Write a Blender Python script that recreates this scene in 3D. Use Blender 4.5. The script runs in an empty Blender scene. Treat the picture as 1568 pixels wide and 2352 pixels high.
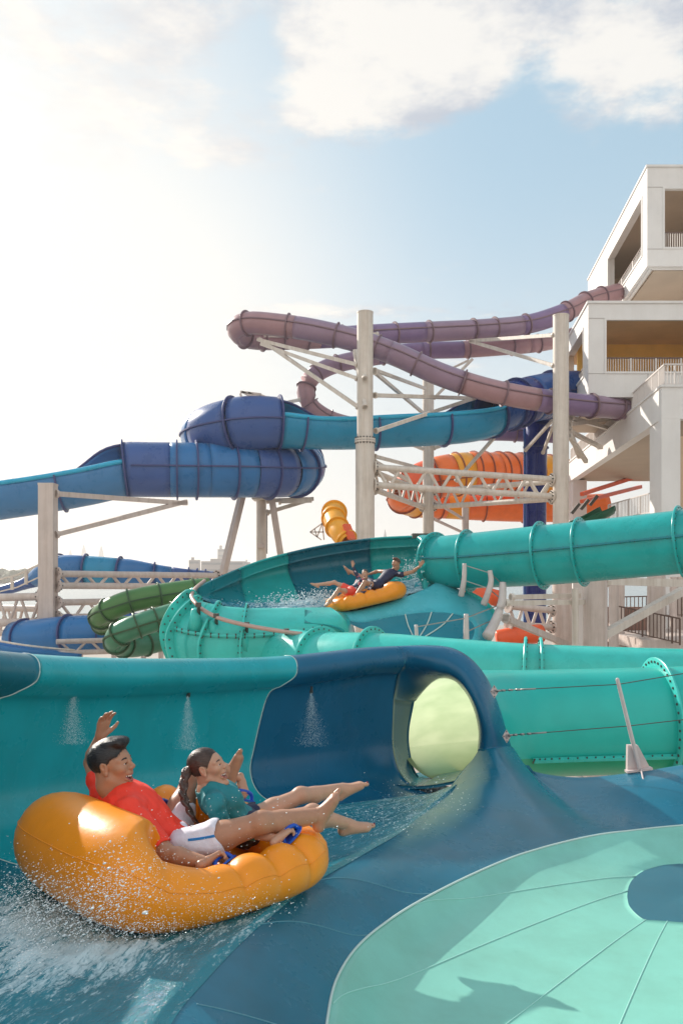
import bpy, math, random
import numpy as np
from mathutils import Vector, Matrix
random.seed(7)
rng = np.random.default_rng(11)
SC = bpy.context.scene
COL = SC.collection
F = 1900.0          # focal length in photo units
HC = 7.0            # camera height above the park ground
PI = math.pi

# ------------------------------------------------------------------ points
def P(x, y, Y):
    """the place seen at (x, y) of the photograph, Y metres away"""
    return np.array(((x-784.0)/F*Y, Y, HC-(y-1315.0)/F*Y))
def G(x, y, z):
    """the place seen at (x, y) lying at height z"""
    return P(x, y, F*(HC-z)/(y-1315.0))
def Ps(l): return np.array([P(*p) for p in l])
def nz(v):
    v = np.asarray(v, float); return v/max(1e-9, np.linalg.norm(v))

def cr(pts, n, closed=False):
    """Catmull-Rom through rows of pts, n samples per span"""
    p = np.asarray(pts, float)
    if closed: q = np.vstack([p[-1:], p, p[:2]]); m = len(p)
    else: q = np.vstack([2*p[:1]-p[1:2], p, 2*p[-1:]-p[-2:-1]]); m = len(p)-1
    out = []
    for i in range(m):
        a, b, c, d = q[i], q[i+1], q[i+2], q[i+3]
        for k in range(n):
            t = k/n
            out.append(.5*((2*b)+(-a+c)*t+(2*a-5*b+4*c-d)*t*t+(-a+3*b-3*c+d)*t**3))
    if not closed: out.append(p[-1])
    return np.array(out)
def resample(path, step=None, n=None, closed=False):
    p = np.asarray(path, float)
    if closed: p = np.vstack([p, p[:1]])
    L = np.concatenate([[0], np.cumsum(np.linalg.norm(np.diff(p[:, :3], axis=0), axis=1))])
    if n is None: n = max(3, int(L[-1]/step)+1)
    s = np.linspace(0, L[-1], n+1 if closed else n)
    o = np.stack([np.interp(s, L, p[:, k]) for k in range(p.shape[1])], 1)
    return o[:-1] if closed else o

# ------------------------------------------------------------------ objects
def tag(o, label=None, cat=None, group=None, kind=None):
    if label: o['label'] = label
    if cat: o['category'] = cat
    if group: o['group'] = group
    if kind: o['kind'] = kind
    return o
def thing(name, label, cat, loc=(0, 0, 0), group=None):
    o = bpy.data.objects.new(name, None); COL.objects.link(o)
    o.location = Vector([float(c) for c in loc]); o.empty_display_size = .2
    return tag(o, label, cat, group)
def mk(name, v, f, mats, parent=None, smooth=True, midx=None, uv=None, wn=False):
    me = bpy.data.meshes.new(name)
    v = np.asarray(v, float)
    if parent is not None:
        off = np.zeros(3); q = parent
        while q is not None: off += np.array(q.location); q = q.parent
        v = v-off
    me.from_pydata([tuple(map(float, a)) for a in v], [], [tuple(int(i) for i in a) for a in f])
    if not isinstance(mats, (list, tuple)): mats = [mats]
    for m in mats: me.materials.append(m)
    if midx is not None: me.polygons.foreach_set('material_index', np.asarray(midx, np.int32))
    if smooth: me.polygons.foreach_set('use_smooth', np.ones(len(me.polygons), bool))
    if uv is not None:
        uv = np.asarray(uv, float); l = me.uv_layers.new(name='UVMap')
        li = np.empty(len(me.loops), np.int32); me.loops.foreach_get('vertex_index', li)
        l.data.foreach_set('uv', uv[li].ravel().astype(np.float32))
    me.update()
    o = bpy.data.objects.new(name, me); COL.objects.link(o)
    if parent is not None: o.parent = parent
    return o
def autosmooth(o, deg=35):
    """sharp edges above the angle, smooth elsewhere"""
    me = o.data
    import bmesh
    bm = bmesh.new(); bm.from_mesh(me)
    for e in bm.edges:
        if len(e.link_faces) == 2: e.smooth = e.calc_face_angle(0) < math.radians(deg)
    bm.to_mesh(me); bm.free(); return o
def setorigin(o, loc):
    """give a single-mesh thing an origin of its own"""
    loc = Vector([float(c) for c in loc]); o.data.transform(Matrix.Translation(-loc)); o.location = loc; return o

class MB:
    """collects simple solids into ONE mesh"""
    def __init__(s): s.v = []; s.f = []; s.m = []; s.n = 0
    def add(s, v, f, mi=0):
        v = np.asarray(v, float)
        s.v.append(v); s.f += [tuple(i+s.n for i in a) for a in f]; s.m += [mi]*len(f); s.n += len(v); return s
    def hexa(s, a, mi=0):
        """8 corners: bottom 4 (ccw from above) then top 4"""
        return s.add(a, [(3, 2, 1, 0), (4, 5, 6, 7), (0, 1, 5, 4), (1, 2, 6, 5), (2, 3, 7, 6), (3, 0, 4, 7)], mi)
    def box(s, lo, hi, mi=0):
        x0, y0, z0 = lo; x1, y1, z1 = hi
        return s.hexa([(x0, y0, z0), (x1, y0, z0), (x1, y1, z0), (x0, y1, z0), (x0, y0, z1), (x1, y0, z1), (x1, y1, z1), (x0, y1, z1)], mi)
    def bar(s, a, b, w, h=None, mi=0, up=(0, 0, 1)):
        """rectangular bar from a to b"""
        a = np.asarray(a, float); b = np.asarray(b, float); h = w if h is None else h
        t = nz(b-a); u = np.asarray(up, float)
        if abs(t@u) > .97: u = np.array((0, 1., 0))
        x = nz(np.cross(t, u)); y = np.cross(x, t)
        c = []
        for e in (a, b):
            for sx, sy in ((-1, -1), (1, -1), (1, 1), (-1, 1)): c.append(e+x*sx*w/2+y*sy*h/2)
        return s.hexa(c, mi)
    def cyl(s, a, b, r0, r1=None, n=12, mi=0, caps=True):
        a = np.asarray(a, float); b = np.asarray(b, float); r1 = r0 if r1 is None else r1
        t = nz(b-a); u = np.array((0, 0, 1.)) if abs(t[2]) < .9 else np.array((1., 0, 0))
        x = nz(np.cross(t, u)); y = np.cross(t, x)
        an = np.arange(n)*2*PI/n
        ring = np.cos(an)[:, None]*x+np.sin(an)[:, None]*y
        v = np.vstack([a+ring*r0, b+ring*r1])
        f = [(i, (i+1) % n, n+(i+1) % n, n+i) for i in range(n)]
        if caps: f += [tuple(range(n-1, -1, -1)), tuple(range(n, 2*n))]
        return s.add(v, f, mi)
    def pipe(s, path, r, n=8, mi=0):
        v, f = sweep_solid(np.asarray(path, float), r, n); return s.add(v, f, mi)
    def ball(s, c, r, nu=8, nv=6, mi=0, sc=(1, 1, 1)):
        v = [(0, 0, 1)]
        for j in range(1, nv):
            a = PI*j/nv
            v += [(math.sin(a)*math.cos(2*PI*i/nu), math.sin(a)*math.sin(2*PI*i/nu), math.cos(a)) for i in range(nu)]
        v.append((0, 0, -1)); f = []
        for i in range(nu):
            f.append((0, 1+i, 1+(i+1) % nu)); b = 1+(nv-2)*nu
            f.append((b+i, len(v)-1, b+(i+1) % nu))
            for j in range(nv-2):
                q = 1+j*nu; f.append((q+i, q+nu+i, q+nu+(i+1) % nu, q+(i+1) % nu))
        return s.add(np.array(v)*np.array(sc)*r+np.asarray(c, float), f, mi)
    def build(s, name, mats, parent=None, smooth=False, sharp=None):
        o = mk(name, np.vstack(s.v), s.f, mats, parent, smooth or sharp is not None, s.m)
        if sharp is not None: autosmooth(o, sharp)
        return o

# ------------------------------------------------------------------ sweeps and lofts
def frames(path, closed=False):
    p = np.asarray(path, float)
    if closed: t = np.roll(p, -1, 0)-np.roll(p, 1, 0)
    else: t = np.gradient(p, axis=0)
    t /= np.maximum(1e-9, np.linalg.norm(t, axis=1))[:, None]
    up = np.tile((0, 0, 1.), (len(p), 1)); st = np.abs(t[:, 2]) > .93
    up[st] = (0, 1., 0)
    x = np.cross(t, up); x /= np.linalg.norm(x, axis=1)[:, None]
    y = np.cross(x, t); return t, x, y
def sweep_solid(path, r, n=8):
    t, x, y = frames(path); m = len(path)
    r = np.broadcast_to(np.asarray(r, float), (m,))
    an = np.arange(n)*2*PI/n
    v = path[:, None, :]+(np.cos(an)[None, :, None]*x[:, None, :]+np.sin(an)[None, :, None]*y[:, None, :])*r[:, None, None]
    v = v.reshape(-1, 3)
    f = [(i*n+j, i*n+(j+1) % n, (i+1)*n+(j+1) % n, (i+1)*n+j) for i in range(m-1) for j in range(n)]
    f += [tuple(range(n-1, -1, -1)), tuple(range((m-1)*n, m*n))]
    return v, f
def sweep_arc(path, r, a0, a1, n=24, th=.04, closed_ring=False, ry=None):
    """half pipes and tubes with wall thickness; angle 0 points down, + to the right of travel"""
    t, x, y = frames(path); m = len(path)
    r = np.broadcast_to(np.asarray(r, float), (m,)); ry = r if ry is None else np.broadcast_to(np.asarray(ry, float), (m,))
    a0 = np.broadcast_to(np.asarray(a0, float), (m,)); a1 = np.broadcast_to(np.asarray(a1, float), (m,))
    k = np.linspace(0, 1, n+1)[None, :]
    an = a0[:, None]+(a1-a0)[:, None]*k
    def surf(d): return path[:, None, :]+np.sin(an)[:, :, None]*x[:, None, :]*(r-d)[:, None, None]-np.cos(an)[:, :, None]*y[:, None, :]*(ry-d)[:, None, None]
    o = surf(0).reshape(-1, 3); i_ = surf(th).reshape(-1, 3); w = n+1; N = m*w
    f = []
    for i in range(m-1):
        for j in range(n):
            a = i*w+j
            f.append((a, a+w, a+w+1, a+1)); f.append((N+a, N+a+1, N+a+w+1, N+a+w))
        f.append((i*w, N+i*w, N+(i+1)*w, (i+1)*w)); b = i*w+n
        f.append((b, b+w, N+b+w, N+b))
    for j in range(n):
        f.append((j, j+1, N+j+1, N+j)); b = (m-1)*w+j
        f.append((b, N+b, N+b+1, b+1))
    return np.vstack([o, i_]), f
def grid_faces(m, n, flip=False):
    f = []
    for i in range(m-1):
        for j in range(n-1):
            a = i*n+j; q = (a, a+1, a+n+1, a+n); f.append(q[::-1] if flip else q)
    return f
def loft(rows, nu, nv):
    """rows: [r][c] points, smooth both ways -> grid (R, C, 3)"""
    r = np.asarray(rows, float)
    a = np.stack([cr(r[:, c], nv) for c in range(r.shape[1])], 1)
    b = np.stack([cr(a[i], nu) for i in range(a.shape[0])], 0)
    return b
def shell(g, th, flip=False):
    """give a grid a thickness, away from its face side"""
    m, n, _ = g.shape
    du = np.gradient(g, axis=1); dv = np.gradient(g, axis=0)
    nn = np.cross(du, dv); nn /= np.maximum(1e-9, np.linalg.norm(nn, axis=2))[:, :, None]
    if flip: nn = -nn
    b = g-nn*th; N = m*n
    f = grid_faces(m, n, flip)+[tuple(i+N for i in q) for q in grid_faces(m, n, not flip)]
    e = [(i, 0) for i in range(m)]+[(m-1, j) for j in range(1, n)]+[(i, n-1) for i in range(m-2, -1, -1)]+[(0, j) for j in range(n-2, -1, -1)]
    ids = [i*n+j for i, j in e]
    for k in range(len(ids)-1):
        q = (ids[k], ids[k+1], N+ids[k+1], N+ids[k]); f.append(q if flip else q[::-1])
    return np.vstack([g.reshape(-1, 3), b.reshape(-1, 3)]), f

# ------------------------------------------------------------------ materials
def mat(name, col, rough=.4, metal=0., var=.0, vscale=3., bump=0., bscale=30., coat=0., spec=.5, sub=0., trans=None, rvar=0.):
    m = bpy.data.materials.new(name); m.use_nodes = True
    nt = m.node_tree; b = nt.nodes['Principled BSDF']
    b.inputs['Base Color'].default_value = (*col, 1); b.inputs['Roughness'].default_value = rough
    b.inputs['Metallic'].default_value = metal; b.inputs['Coat Weight'].default_value = coat
    b.inputs['Coat Roughness'].default_value = .12
    b.inputs['Specular IOR Level'].default_value = spec
    if sub:
        b.inputs['Subsurface Weight'].default_value = sub; b.inputs['Subsurface Radius'].default_value = (.02, .008, .004); b.inputs['Subsurface Scale'].default_value = .5
    tc = nt.nodes.new('ShaderNodeTexCoord')
    if var:
        n = nt.nodes.new('ShaderNodeTexNoise'); n.inputs['Scale'].default_value = vscale; n.inputs['Detail'].default_value = 6; n.inputs['Roughness'].default_value = .65
        nt.links.new(tc.outputs['Object'], n.inputs['Vector'])
        r = nt.nodes.new('ShaderNodeMapRange'); r.inputs['From Min'].default_value = .3; r.inputs['From Max'].default_value = .7
        r.inputs['To Min'].default_value = 1-var; r.inputs['To Max'].default_value = 1+var
        nt.links.new(n.outputs['Fac'], r.inputs['Value'])
        h = nt.nodes.new('ShaderNodeMix'); h.data_type = 'RGBA'; h.blend_type = 'MULTIPLY'; h.inputs['Factor'].default_value = 1
        h.inputs['A'].default_value = (*col, 1); nt.links.new(r.outputs['Result'], h.inputs['B'])
        nt.links.new(h.outputs['Result'], b.inputs['Base Color'])
        if rvar:
            r2 = nt.nodes.new('ShaderNodeMapRange'); r2.inputs['From Min'].default_value = .3; r2.inputs['From Max'].default_value = .7
            r2.inputs['To Min'].default_value = max(.03, rough-rvar); r2.inputs['To Max'].default_value = rough+rvar
            nt.links.new(n.outputs['Fac'], r2.inputs['Value']); nt.links.new(r2.outputs['Result'], b.inputs['Roughness'])
    if bump:
        n2 = nt.nodes.new('ShaderNodeTexNoise'); n2.inputs['Scale'].default_value = bscale; n2.inputs['Detail'].default_value = 4
        nt.links.new(tc.outputs['Object'], n2.inputs['Vector'])
        bp = nt.nodes.new('ShaderNodeBump'); bp.inputs['Strength'].default_value = bump; bp.inputs['Distance'].default_value = .02
        nt.links.new(n2.outputs['Fac'], bp.inputs['Height']); nt.links.new(bp.outputs['Normal'], b.inputs['Normal'])
    if trans:
        out = nt.nodes['Material Output']; tr = nt.nodes.new('ShaderNodeBsdfTranslucent'); tr.inputs['Color'].default_value = (*trans[0], 1)
        mx = nt.nodes.new('ShaderNodeMixShader'); mx.inputs['Fac'].default_value = trans[1]
        nt.links.new(b.outputs[0], mx.inputs[1]); nt.links.new(tr.outputs[0], mx.inputs[2]); nt.links.new(mx.outputs[0], out.inputs['Surface'])
    return m
def fib(name, col, rough=.28, **k):
    """gel-coated fibreglass: soft mottling, faint ripples, a little weathering"""
    k = {**dict(var=.10, vscale=1.3, bump=.04, bscale=9, coat=.08, rvar=.06, spec=.32), **k}
    return mat(name, col, rough, **k)
M = {}
M['blue'] = fib('blue_fibreglass', (.010, .150, .235))
M['deepblue'] = fib('deep_blue_fibreglass', (.006, .115, .222))
M['navyteal'] = fib('dark_teal_fibreglass', (.008, .15, .21))
M['teal'] = fib('teal_fibreglass', (.010, .36, .405))
M['mint'] = fib('mint_fibreglass', (.22, .545, .45), .33)
M['turq'] = fib('turquoise_fibreglass', (.016, .37, .36), .3)
M['turqlight'] = fib('light_turquoise_fibreglass', (.05, .52, .46), .3)
M['turqdark'] = fib('dark_turquoise_fibreglass', (.008, .22, .26), .3)
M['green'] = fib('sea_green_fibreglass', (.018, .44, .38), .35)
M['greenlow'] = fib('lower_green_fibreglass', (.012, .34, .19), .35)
M['aqua'] = fib('aqua_fibreglass', (.08, .46, .54), .28)
M['trim'] = mat('pale_gelcoat_edge', (.55, .66, .62), .35)
M['orange'] = mat('orange_vinyl', (.90, .285, .006), .36, var=.05, vscale=6, bump=.10, bscale=16, coat=.1, spec=.4)
M['handle'] = mat('blue_handle_plastic', (.005, .08, .50), .3)
M['steel'] = mat('white_painted_steel', (.67, .595, .52), .45, var=.08, vscale=1.5)
M['steelpink'] = mat('cream_painted_steel', (.60, .50, .45), .5, var=.08, vscale=1.5)
M['bolt'] = mat('bolt_steel', (.10, .09, .08), .5, metal=.6)
M['galv'] = mat('galvanised_steel', (.35, .33, .31), .4, metal=.7)

def two_sided(m, inner, k_out, k_in):
    """gel coat outside, pale translucent laminate inside: daylight glows through the wall"""
    nt = m.node_tree; out = nt.nodes['Material Output']; b = nt.nodes['Principled BSDF']; N = nt.nodes; L = nt.links
    def tr(c): t = N.new('ShaderNodeBsdfTranslucent'); t.inputs['Color'].default_value = (*c, 1); return t
    def mx(f, a, b_):
        x = N.new('ShaderNodeMixShader'); L.new(a, x.inputs[1]); L.new(b_, x.inputs[2])
        if isinstance(f, float): x.inputs[0].default_value = f
        else: L.new(f, x.inputs[0])
        return x.outputs[0]
    p2 = N.new('ShaderNodeBsdfPrincipled'); p2.inputs['Base Color'].default_value = (*inner, 1); p2.inputs['Roughness'].default_value = .35
    g = N.new('ShaderNodeNewGeometry'); t = tr((.66, .74, .44))
    tc = N.new('ShaderNodeTexCoord'); mp_ = N.new('ShaderNodeMapping'); mp_.inputs['Scale'].default_value = (.9, .9, 3.2); nz_ = N.new('ShaderNodeTexNoise'); nz_.inputs['Scale'].default_value = 1.6; nz_.inputs['Detail'].default_value = 5
    L.new(tc.outputs['Object'], mp_.inputs[0]); L.new(mp_.outputs[0], nz_.inputs['Vector']); cx = N.new('ShaderNodeMix'); cx.data_type = 'RGBA'; cx.inputs['A'].default_value = (.33, .42, .25, 1); cx.inputs['B'].default_value = (.50, .57, .38, 1)
    mr = N.new('ShaderNodeMapRange'); mr.inputs['From Min'].default_value = .3; mr.inputs['From Max'].default_value = .7; L.new(nz_.outputs['Fac'], mr.inputs['Value']); L.new(mr.outputs['Result'], cx.inputs['Factor']); L.new(cx.outputs['Result'], t.inputs['Color'])
    front = mx(k_out, b.outputs[0], t.outputs[0]); back = mx(k_in, p2.outputs[0], t.outputs[0])
    L.new(mx(g.outputs['Backfacing'], front, back), out.inputs['Surface'])
two_sided(M['green'], (.70, .80, .50), .0, .80); two_sided(M['greenlow'], (.60, .78, .46), .0, .70)
M['hub'] = fib('muted_teal_fibreglass', (.030, .135, .185), .4)

def streaks(m, amt=.16, sx=5., sz=.35):
    """rain marks running down painted steel and render"""
    nt = m.node_tree; N = nt.nodes; L = nt.links; b = N['Principled BSDF']; src = b.inputs['Base Color'].links[0].from_socket
    g = N.new('ShaderNodeNewGeometry'); mp_ = N.new('ShaderNodeMapping'); mp_.inputs['Scale'].default_value = (sx, sx, sz); n = N.new('ShaderNodeTexNoise'); n.inputs['Scale'].default_value = 1; n.inputs['Detail'].default_value = 7; n.inputs['Roughness'].default_value = .7
    L.new(g.outputs['Position'], mp_.inputs[0]); L.new(mp_.outputs[0], n.inputs['Vector'])
    r = N.new('ShaderNodeMapRange'); r.inputs['From Min'].default_value = .42; r.inputs['From Max'].default_value = .72; r.inputs['To Min'].default_value = 1; r.inputs['To Max'].default_value = 1-amt; L.new(n.outputs['Fac'], r.inputs['Value'])
    x = N.new('ShaderNodeMix'); x.data_type = 'RGBA'; x.blend_type = 'MULTIPLY'; x.inputs['Factor'].default_value = 1; L.new(src, x.inputs['A'])
    c = N.new('ShaderNodeCombineColor'); L.new(r.outputs['Result'], c.inputs[0]); p = N.new('ShaderNodeMath'); p.operation = 'POWER'; p.inputs[1].default_value = 1.25; L.new(r.outputs['Result'], p.inputs[0]); L.new(p.outputs[0], c.inputs[1])
    p2 = N.new('ShaderNodeMath'); p2.operation = 'POWER'; p2.inputs[1].default_value = 1.5; L.new(r.outputs['Result'], p2.inputs[0]); L.new(p2.outputs[0], c.inputs[2]); L.new(c.outputs[0], x.inputs['B'])
    L.new(x.outputs['Result'], b.inputs['Base Color'])
streaks(M['steel'], .22); streaks(M['steelpink'], .22)
for q in ('turq', 'turqlight', 'turqdark', 'mint', 'blue', 'teal', 'deepblue', 'navyteal'): streaks(M[q], .10, 3., 1.2)
# ------------------------------------------------------------------ camera, sky, sun
cam = bpy.data.cameras.new('camera'); co = bpy.data.objects.new('camera', cam); COL.objects.link(co)
co.location = (0, 0, HC); co.rotation_euler = (PI/2, 0, 0)
cam.sensor_fit = 'AUTO'; cam.sensor_width = 36; cam.lens = 36*F/2352; cam.shift_y = 139/2352
cam.clip_start = .1; cam.clip_end = 20000
SC.camera = co
SC.view_settings.view_transform = 'Standard'; SC.view_settings.look = 'None'; SC.view_settings.gamma = 1; SC.view_settings.exposure = EXPO = 0.28
SUN = nz((-.63, .775, .515))
elev = math.asin(SUN[2]); 
sl = bpy.data.lights.new('sun', 'SUN'); sl.energy = 4.6; sl.angle = math.radians(.6); sl.color = (1, .93, .83)
so = bpy.data.objects.new('sun', sl); COL.objects.link(so)
so.rotation_euler = Vector(SUN).to_track_quat('Z', 'Y').to_euler()
w = bpy.data.worlds.new('World'); SC.world = w; w.use_nodes = True
def build_world():
    nt = w.node_tree; N = nt.nodes; L = nt.links; N.clear()
    out = N.new('ShaderNodeOutputWorld'); bg = N.new('ShaderNodeBackground'); bg.inputs['Strength'].default_value = .101
    L.new(bg.outputs[0], out.inputs[0])
    def mth(op, a, b=None, c=None, clamp=False):
        n = N.new('ShaderNodeMath'); n.operation = op; n.use_clamp = clamp
        for i, x in enumerate((a, b, c)):
            if x is None: continue
            if isinstance(x, (int, float)): n.inputs[i].default_value = x
            else: L.new(x, n.inputs[i])
        return n.outputs[0]
    def ss(x, lo, hi, a=0., b=1.):
        n = N.new('ShaderNodeMapRange'); n.interpolation_type = 'SMOOTHSTEP'
        L.new(x, n.inputs['Value']); n.inputs['From Min'].default_value = lo; n.inputs['From Max'].default_value = hi
        n.inputs['To Min'].default_value = a; n.inputs['To Max'].default_value = b; return n.outputs['Result']
    def mix(f, a, b):
        n = N.new('ShaderNodeMix'); n.data_type = 'RGBA'
        L.new(f, n.inputs['Factor']) if not isinstance(f, float) else setattr(n.inputs['Factor'], 'default_value', f)
        for x, k in ((a, 'A'), (b, 'B')):
            if isinstance(x, tuple): n.inputs[k].default_value = (*x, 1)
            else: L.new(x, n.inputs[k])
        return n.outputs['Result']
    sky = N.new('ShaderNodeTexSky'); sky.sky_type = 'NISHITA'; sky.sun_disc = False
    sky.sun_elevation = elev; sky.sun_rotation = math.atan2(SUN[0], SUN[1]); sky.air_density = 1.0; sky.dust_density = 1.5; sky.ozone_density = 1.5
    tc = N.new('ShaderNodeTexCoord'); sp = N.new('ShaderNodeSeparateXYZ'); L.new(tc.outputs['Generated'], sp.inputs[0])
    dx, dy, dz = sp.outputs
    zc = mth('MAXIMUM', dz, .035)
    u = mth('DIVIDE', dx, zc); v = mth('DIVIDE', dy, zc)
    cb = N.new('ShaderNodeCombineXYZ'); L.new(u, cb.inputs[0]); L.new(v, cb.inputs[1])
    def noise(sc, det, off, rough=.55, dist=0.):
        m = N.new('ShaderNodeMapping'); m.inputs['Location'].default_value = off; L.new(cb.outputs[0], m.inputs['Vector'])
        n = N.new('ShaderNodeTexNoise'); n.inputs['Scale'].default_value = sc; n.inputs['Detail'].default_value = det; n.inputs['Roughness'].default_value = rough
        n.inputs['Distortion'].default_value = dist
        L.new(m.outputs[0], n.inputs['Vector']); return n.outputs['Fac']
    big = noise(2.6, 10, (3.1, 1.7, 0), .58, .25)
    fine = noise(9.0, 9, (9.1, 4.7, 2.), .62)
    dens = mth('ADD', mth('MULTIPLY', mth('SUBTRACT', big, .5), 2.6), mth('MULTIPLY', mth('SUBTRACT', fine, .5), 1.5))
    # the cloud bank overhead: where the photograph shows it in the cloud layer
    blobs = None
    for (px, py, su, sv, amp) in CLOUDS:
        cu = (px-784)/(1315-py); cv = F/(1315-py)
        gx = mth('DIVIDE', mth('SUBTRACT', u, cu), su); gy = mth('DIVIDE', mth('SUBTRACT', v, cv), sv)
        r2 = mth('ADD', mth('MULTIPLY', gx, gx), mth('MULTIPLY', gy, gy))
        e = mth('MULTIPLY', mth('EXPONENT', mth('MULTIPLY', r2, -1.)), amp)
        blobs = e if blobs is None else mth('ADD', blobs, e)
    d2 = mth('ADD', mth('ADD', dens, blobs), -.28)
    mask = mth('MULTIPLY', ss(d2, -.15, .78), ss(dz, .10, .28))
    shade = ss(mth('ADD', mth('MULTIPLY', mth('SUBTRACT', noise(4.5, 8, (1.1, 8.7, 5.), .62), .5), 3.4), mth('MULTIPLY', d2, .45)), -.35, .75)
    cloud = mix(shade, (4.5, 4.9, 5.6), (7.7, 7.55, 7.25))
    # summer haze: pale towards the horizon and around the sun
    el = mth('POWER', ss(dz, .0, .50, 1., 0.), 1.25)
    vd = N.new('ShaderNodeVectorMath'); vd.operation = 'DOT_PRODUCT'; L.new(tc.outputs['Generated'], vd.inputs[0]); vd.inputs[1].default_value = tuple(nz((-.62, .95, .34)))
    glow = mth('POWER', ss(vd.outputs['Value'], .70, .975), 1.9)
    base = mix(.72, sky.outputs[0], (4.1, 5.9, 7.0))
    hz = mth('MULTIPLY', el, .95)
    c1 = mix(hz, base, (7.85, 7.65, 7.25))
    c2 = mix(mask, c1, cloud)
    c3 = mix(mth('MULTIPLY', glow, ss(dz, .30, .58, .94, .50)), c2, (8.9, 8.4, 7.7))
    # added fill light: the unseen sky behind the viewer is brightened
    sky_fill = mth('MULTIPLY', ss(dy, -.05, -.6), ss(dz, -.02, .12))
    c4 = mix(mth('MULTIPLY', sky_fill, .85), c3, (9.8, 9.6, 9.3))
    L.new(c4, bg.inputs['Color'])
CLOUDS = [(800, 110, .17, .20, .85), (960, 110, .17, .22, .95), (1090, 90, .13, .16, .8), (760, 250, .12, .16, .9), (900, 220, .14, .14, .6), (1020, 230, .12, .09, .55),
          (1400, 110, .20, .2, .75), (1500, 270, .17, .24, .8), (1400, 260, .10, .14, .4), (1270, 60, .10, .12, .5), (1540, 60, .2, .15, .5), (430, 90, .15, .18, .7), (330, 240, .22, .2, .4), (130, 80, .2, .3, .6), (520, 330, .12, .12, .4), (670, 60, .06, .10, .4),
          (1215, 150, .05, .12, -.55), (1130, 330, .13, .14, -.4), (1250, 450, .5, .6, -.45), (1290, 250, .08, .10, .25), (600, 90, .045, .14, -.45), (590, 200, .07, .10, -.3), (1490, 215, .05, .05, -.4), (960, 712, .30, .12, .62), (690, 718, .18, .14, .5), (960, 835, .4, .35, .5), (1180, 800, .3, .2, .4)]
build_world()
# ------------------------------------------------------------------ foreground slide: wall, hood, tunnel, saddle, dish
FG = thing('water_slide', 'big blue slide in the foreground with mint dish, hooded tunnel and sea green tube', 'water slide', (0.6, 6, 4.4))
rim = cr(Ps([(-1500, 1250, 2.3), (-700, 1345, 3.3), (-250, 1405, 4.2), (-110, 1455, 4.6), (0, 1492, 4.95), (250, 1512, 5.85), (500, 1514, 6.8), (680, 1508, 7.48), (850, 1490, 8.15), (925, 1486, 8.35)]), 24)  # out-of-view left end is raised to keep sun off raft and water
rim = resample(rim, n=260)
rtan = np.gradient(rim, axis=0); rtan[:, 2] = 0; rtan /= np.linalg.norm(rtan, axis=1)[:, None]
rnor = np.stack([-rtan[:, 1], rtan[:, 0], 0*rtan[:, 0]], 1)      # away from the channel
rpx = 784+F*rim[:, 0]/rim[:, 1]
def at_px(x): return float(np.interp(x, rpx, np.arange(len(rim))))
def floor_z(Y): return np.interp(Y, [2.2, 3.4, 4.6, 5.6, 6.6, 7.6, 8.6], [5.50, 5.45, 5.36, 5.24, 5.08, 4.93, 4.82])
# profile across: (offset outward, height fraction), slide of the seam along the path
prof = [(.26, 'r', -.30), (.27, 'r', -.10), (.20, 'r', -.02), (.10, 'r', 0), (.02, 'r', -.03), (-.03, 'r', -.10), (-.02, 'r', -.18), (.06, 'r', -.26), (.15, 'r', -.36), (.20, 'f', .50), (.17, 'f', .28), (.04, 'f', .10), (-.20, 'f', .01), (-.50, 'f', -.03)]
shear = np.array([.05, .02, 0, 0, -.0, -.03, -.06, -.16, -.28, -.42, -.50, -.52, -.52, -.52])
def wall_grid(i0, i1, n):
    idx = np.linspace(i0, i1, n); g = []
    step = np.linalg.norm(np.diff(rim, axis=0), axis=1).mean()
    for k, (o, kind, h) in enumerate(prof):
        fade = np.clip((iE-idx)/60, 0, 1)
        ii = np.clip(idx+shear[k]/step*fade, 0, len(rim)-1)
        b = np.stack([np.interp(ii, np.arange(len(rim)), rim[:, c]) for c in range(3)], 1)
        nn = np.stack([np.interp(ii, np.arange(len(rim)), rnor[:, c]) for c in range(3)], 1)
        q = b+nn*o
        if kind == 'r': q[:, 2] = b[:, 2]+h
        else:
            fz = floor_z(q[:, 1]); q[:, 2] = fz+(b[:, 2]-.36-fz)*h
        g.append(q)
    g = np.array(g)
    return np.stack([cr(g[:, c], 5) for c in range(g.shape[1])], 1)
iE = len(rim)-1; iA = at_px(92); iB = at_px(682)
for (a, b, n, m) in ((6, iA, 70, 'navyteal'), (iA, iB, 90, 'teal'), (iB, iE, 50, 'deepblue')):
    g = wall_grid(a, b, n); v, f = shell(g, .03, True)
    mk('wall_panel', v, f, M[m], FG)
for ii in (iA, iB):
    g = wall_grid(ii, ii+.01, 2)[8:, 0]; s = MB(); t = resample(g, .03)
    s.pipe(t+np.array((0, -.004, .0)), .0045, 6); s.build('seam_bead', M['trim'], FG, True)
wg_end = wall_grid(iE-.01, iE, 2)[:, 1]
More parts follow.
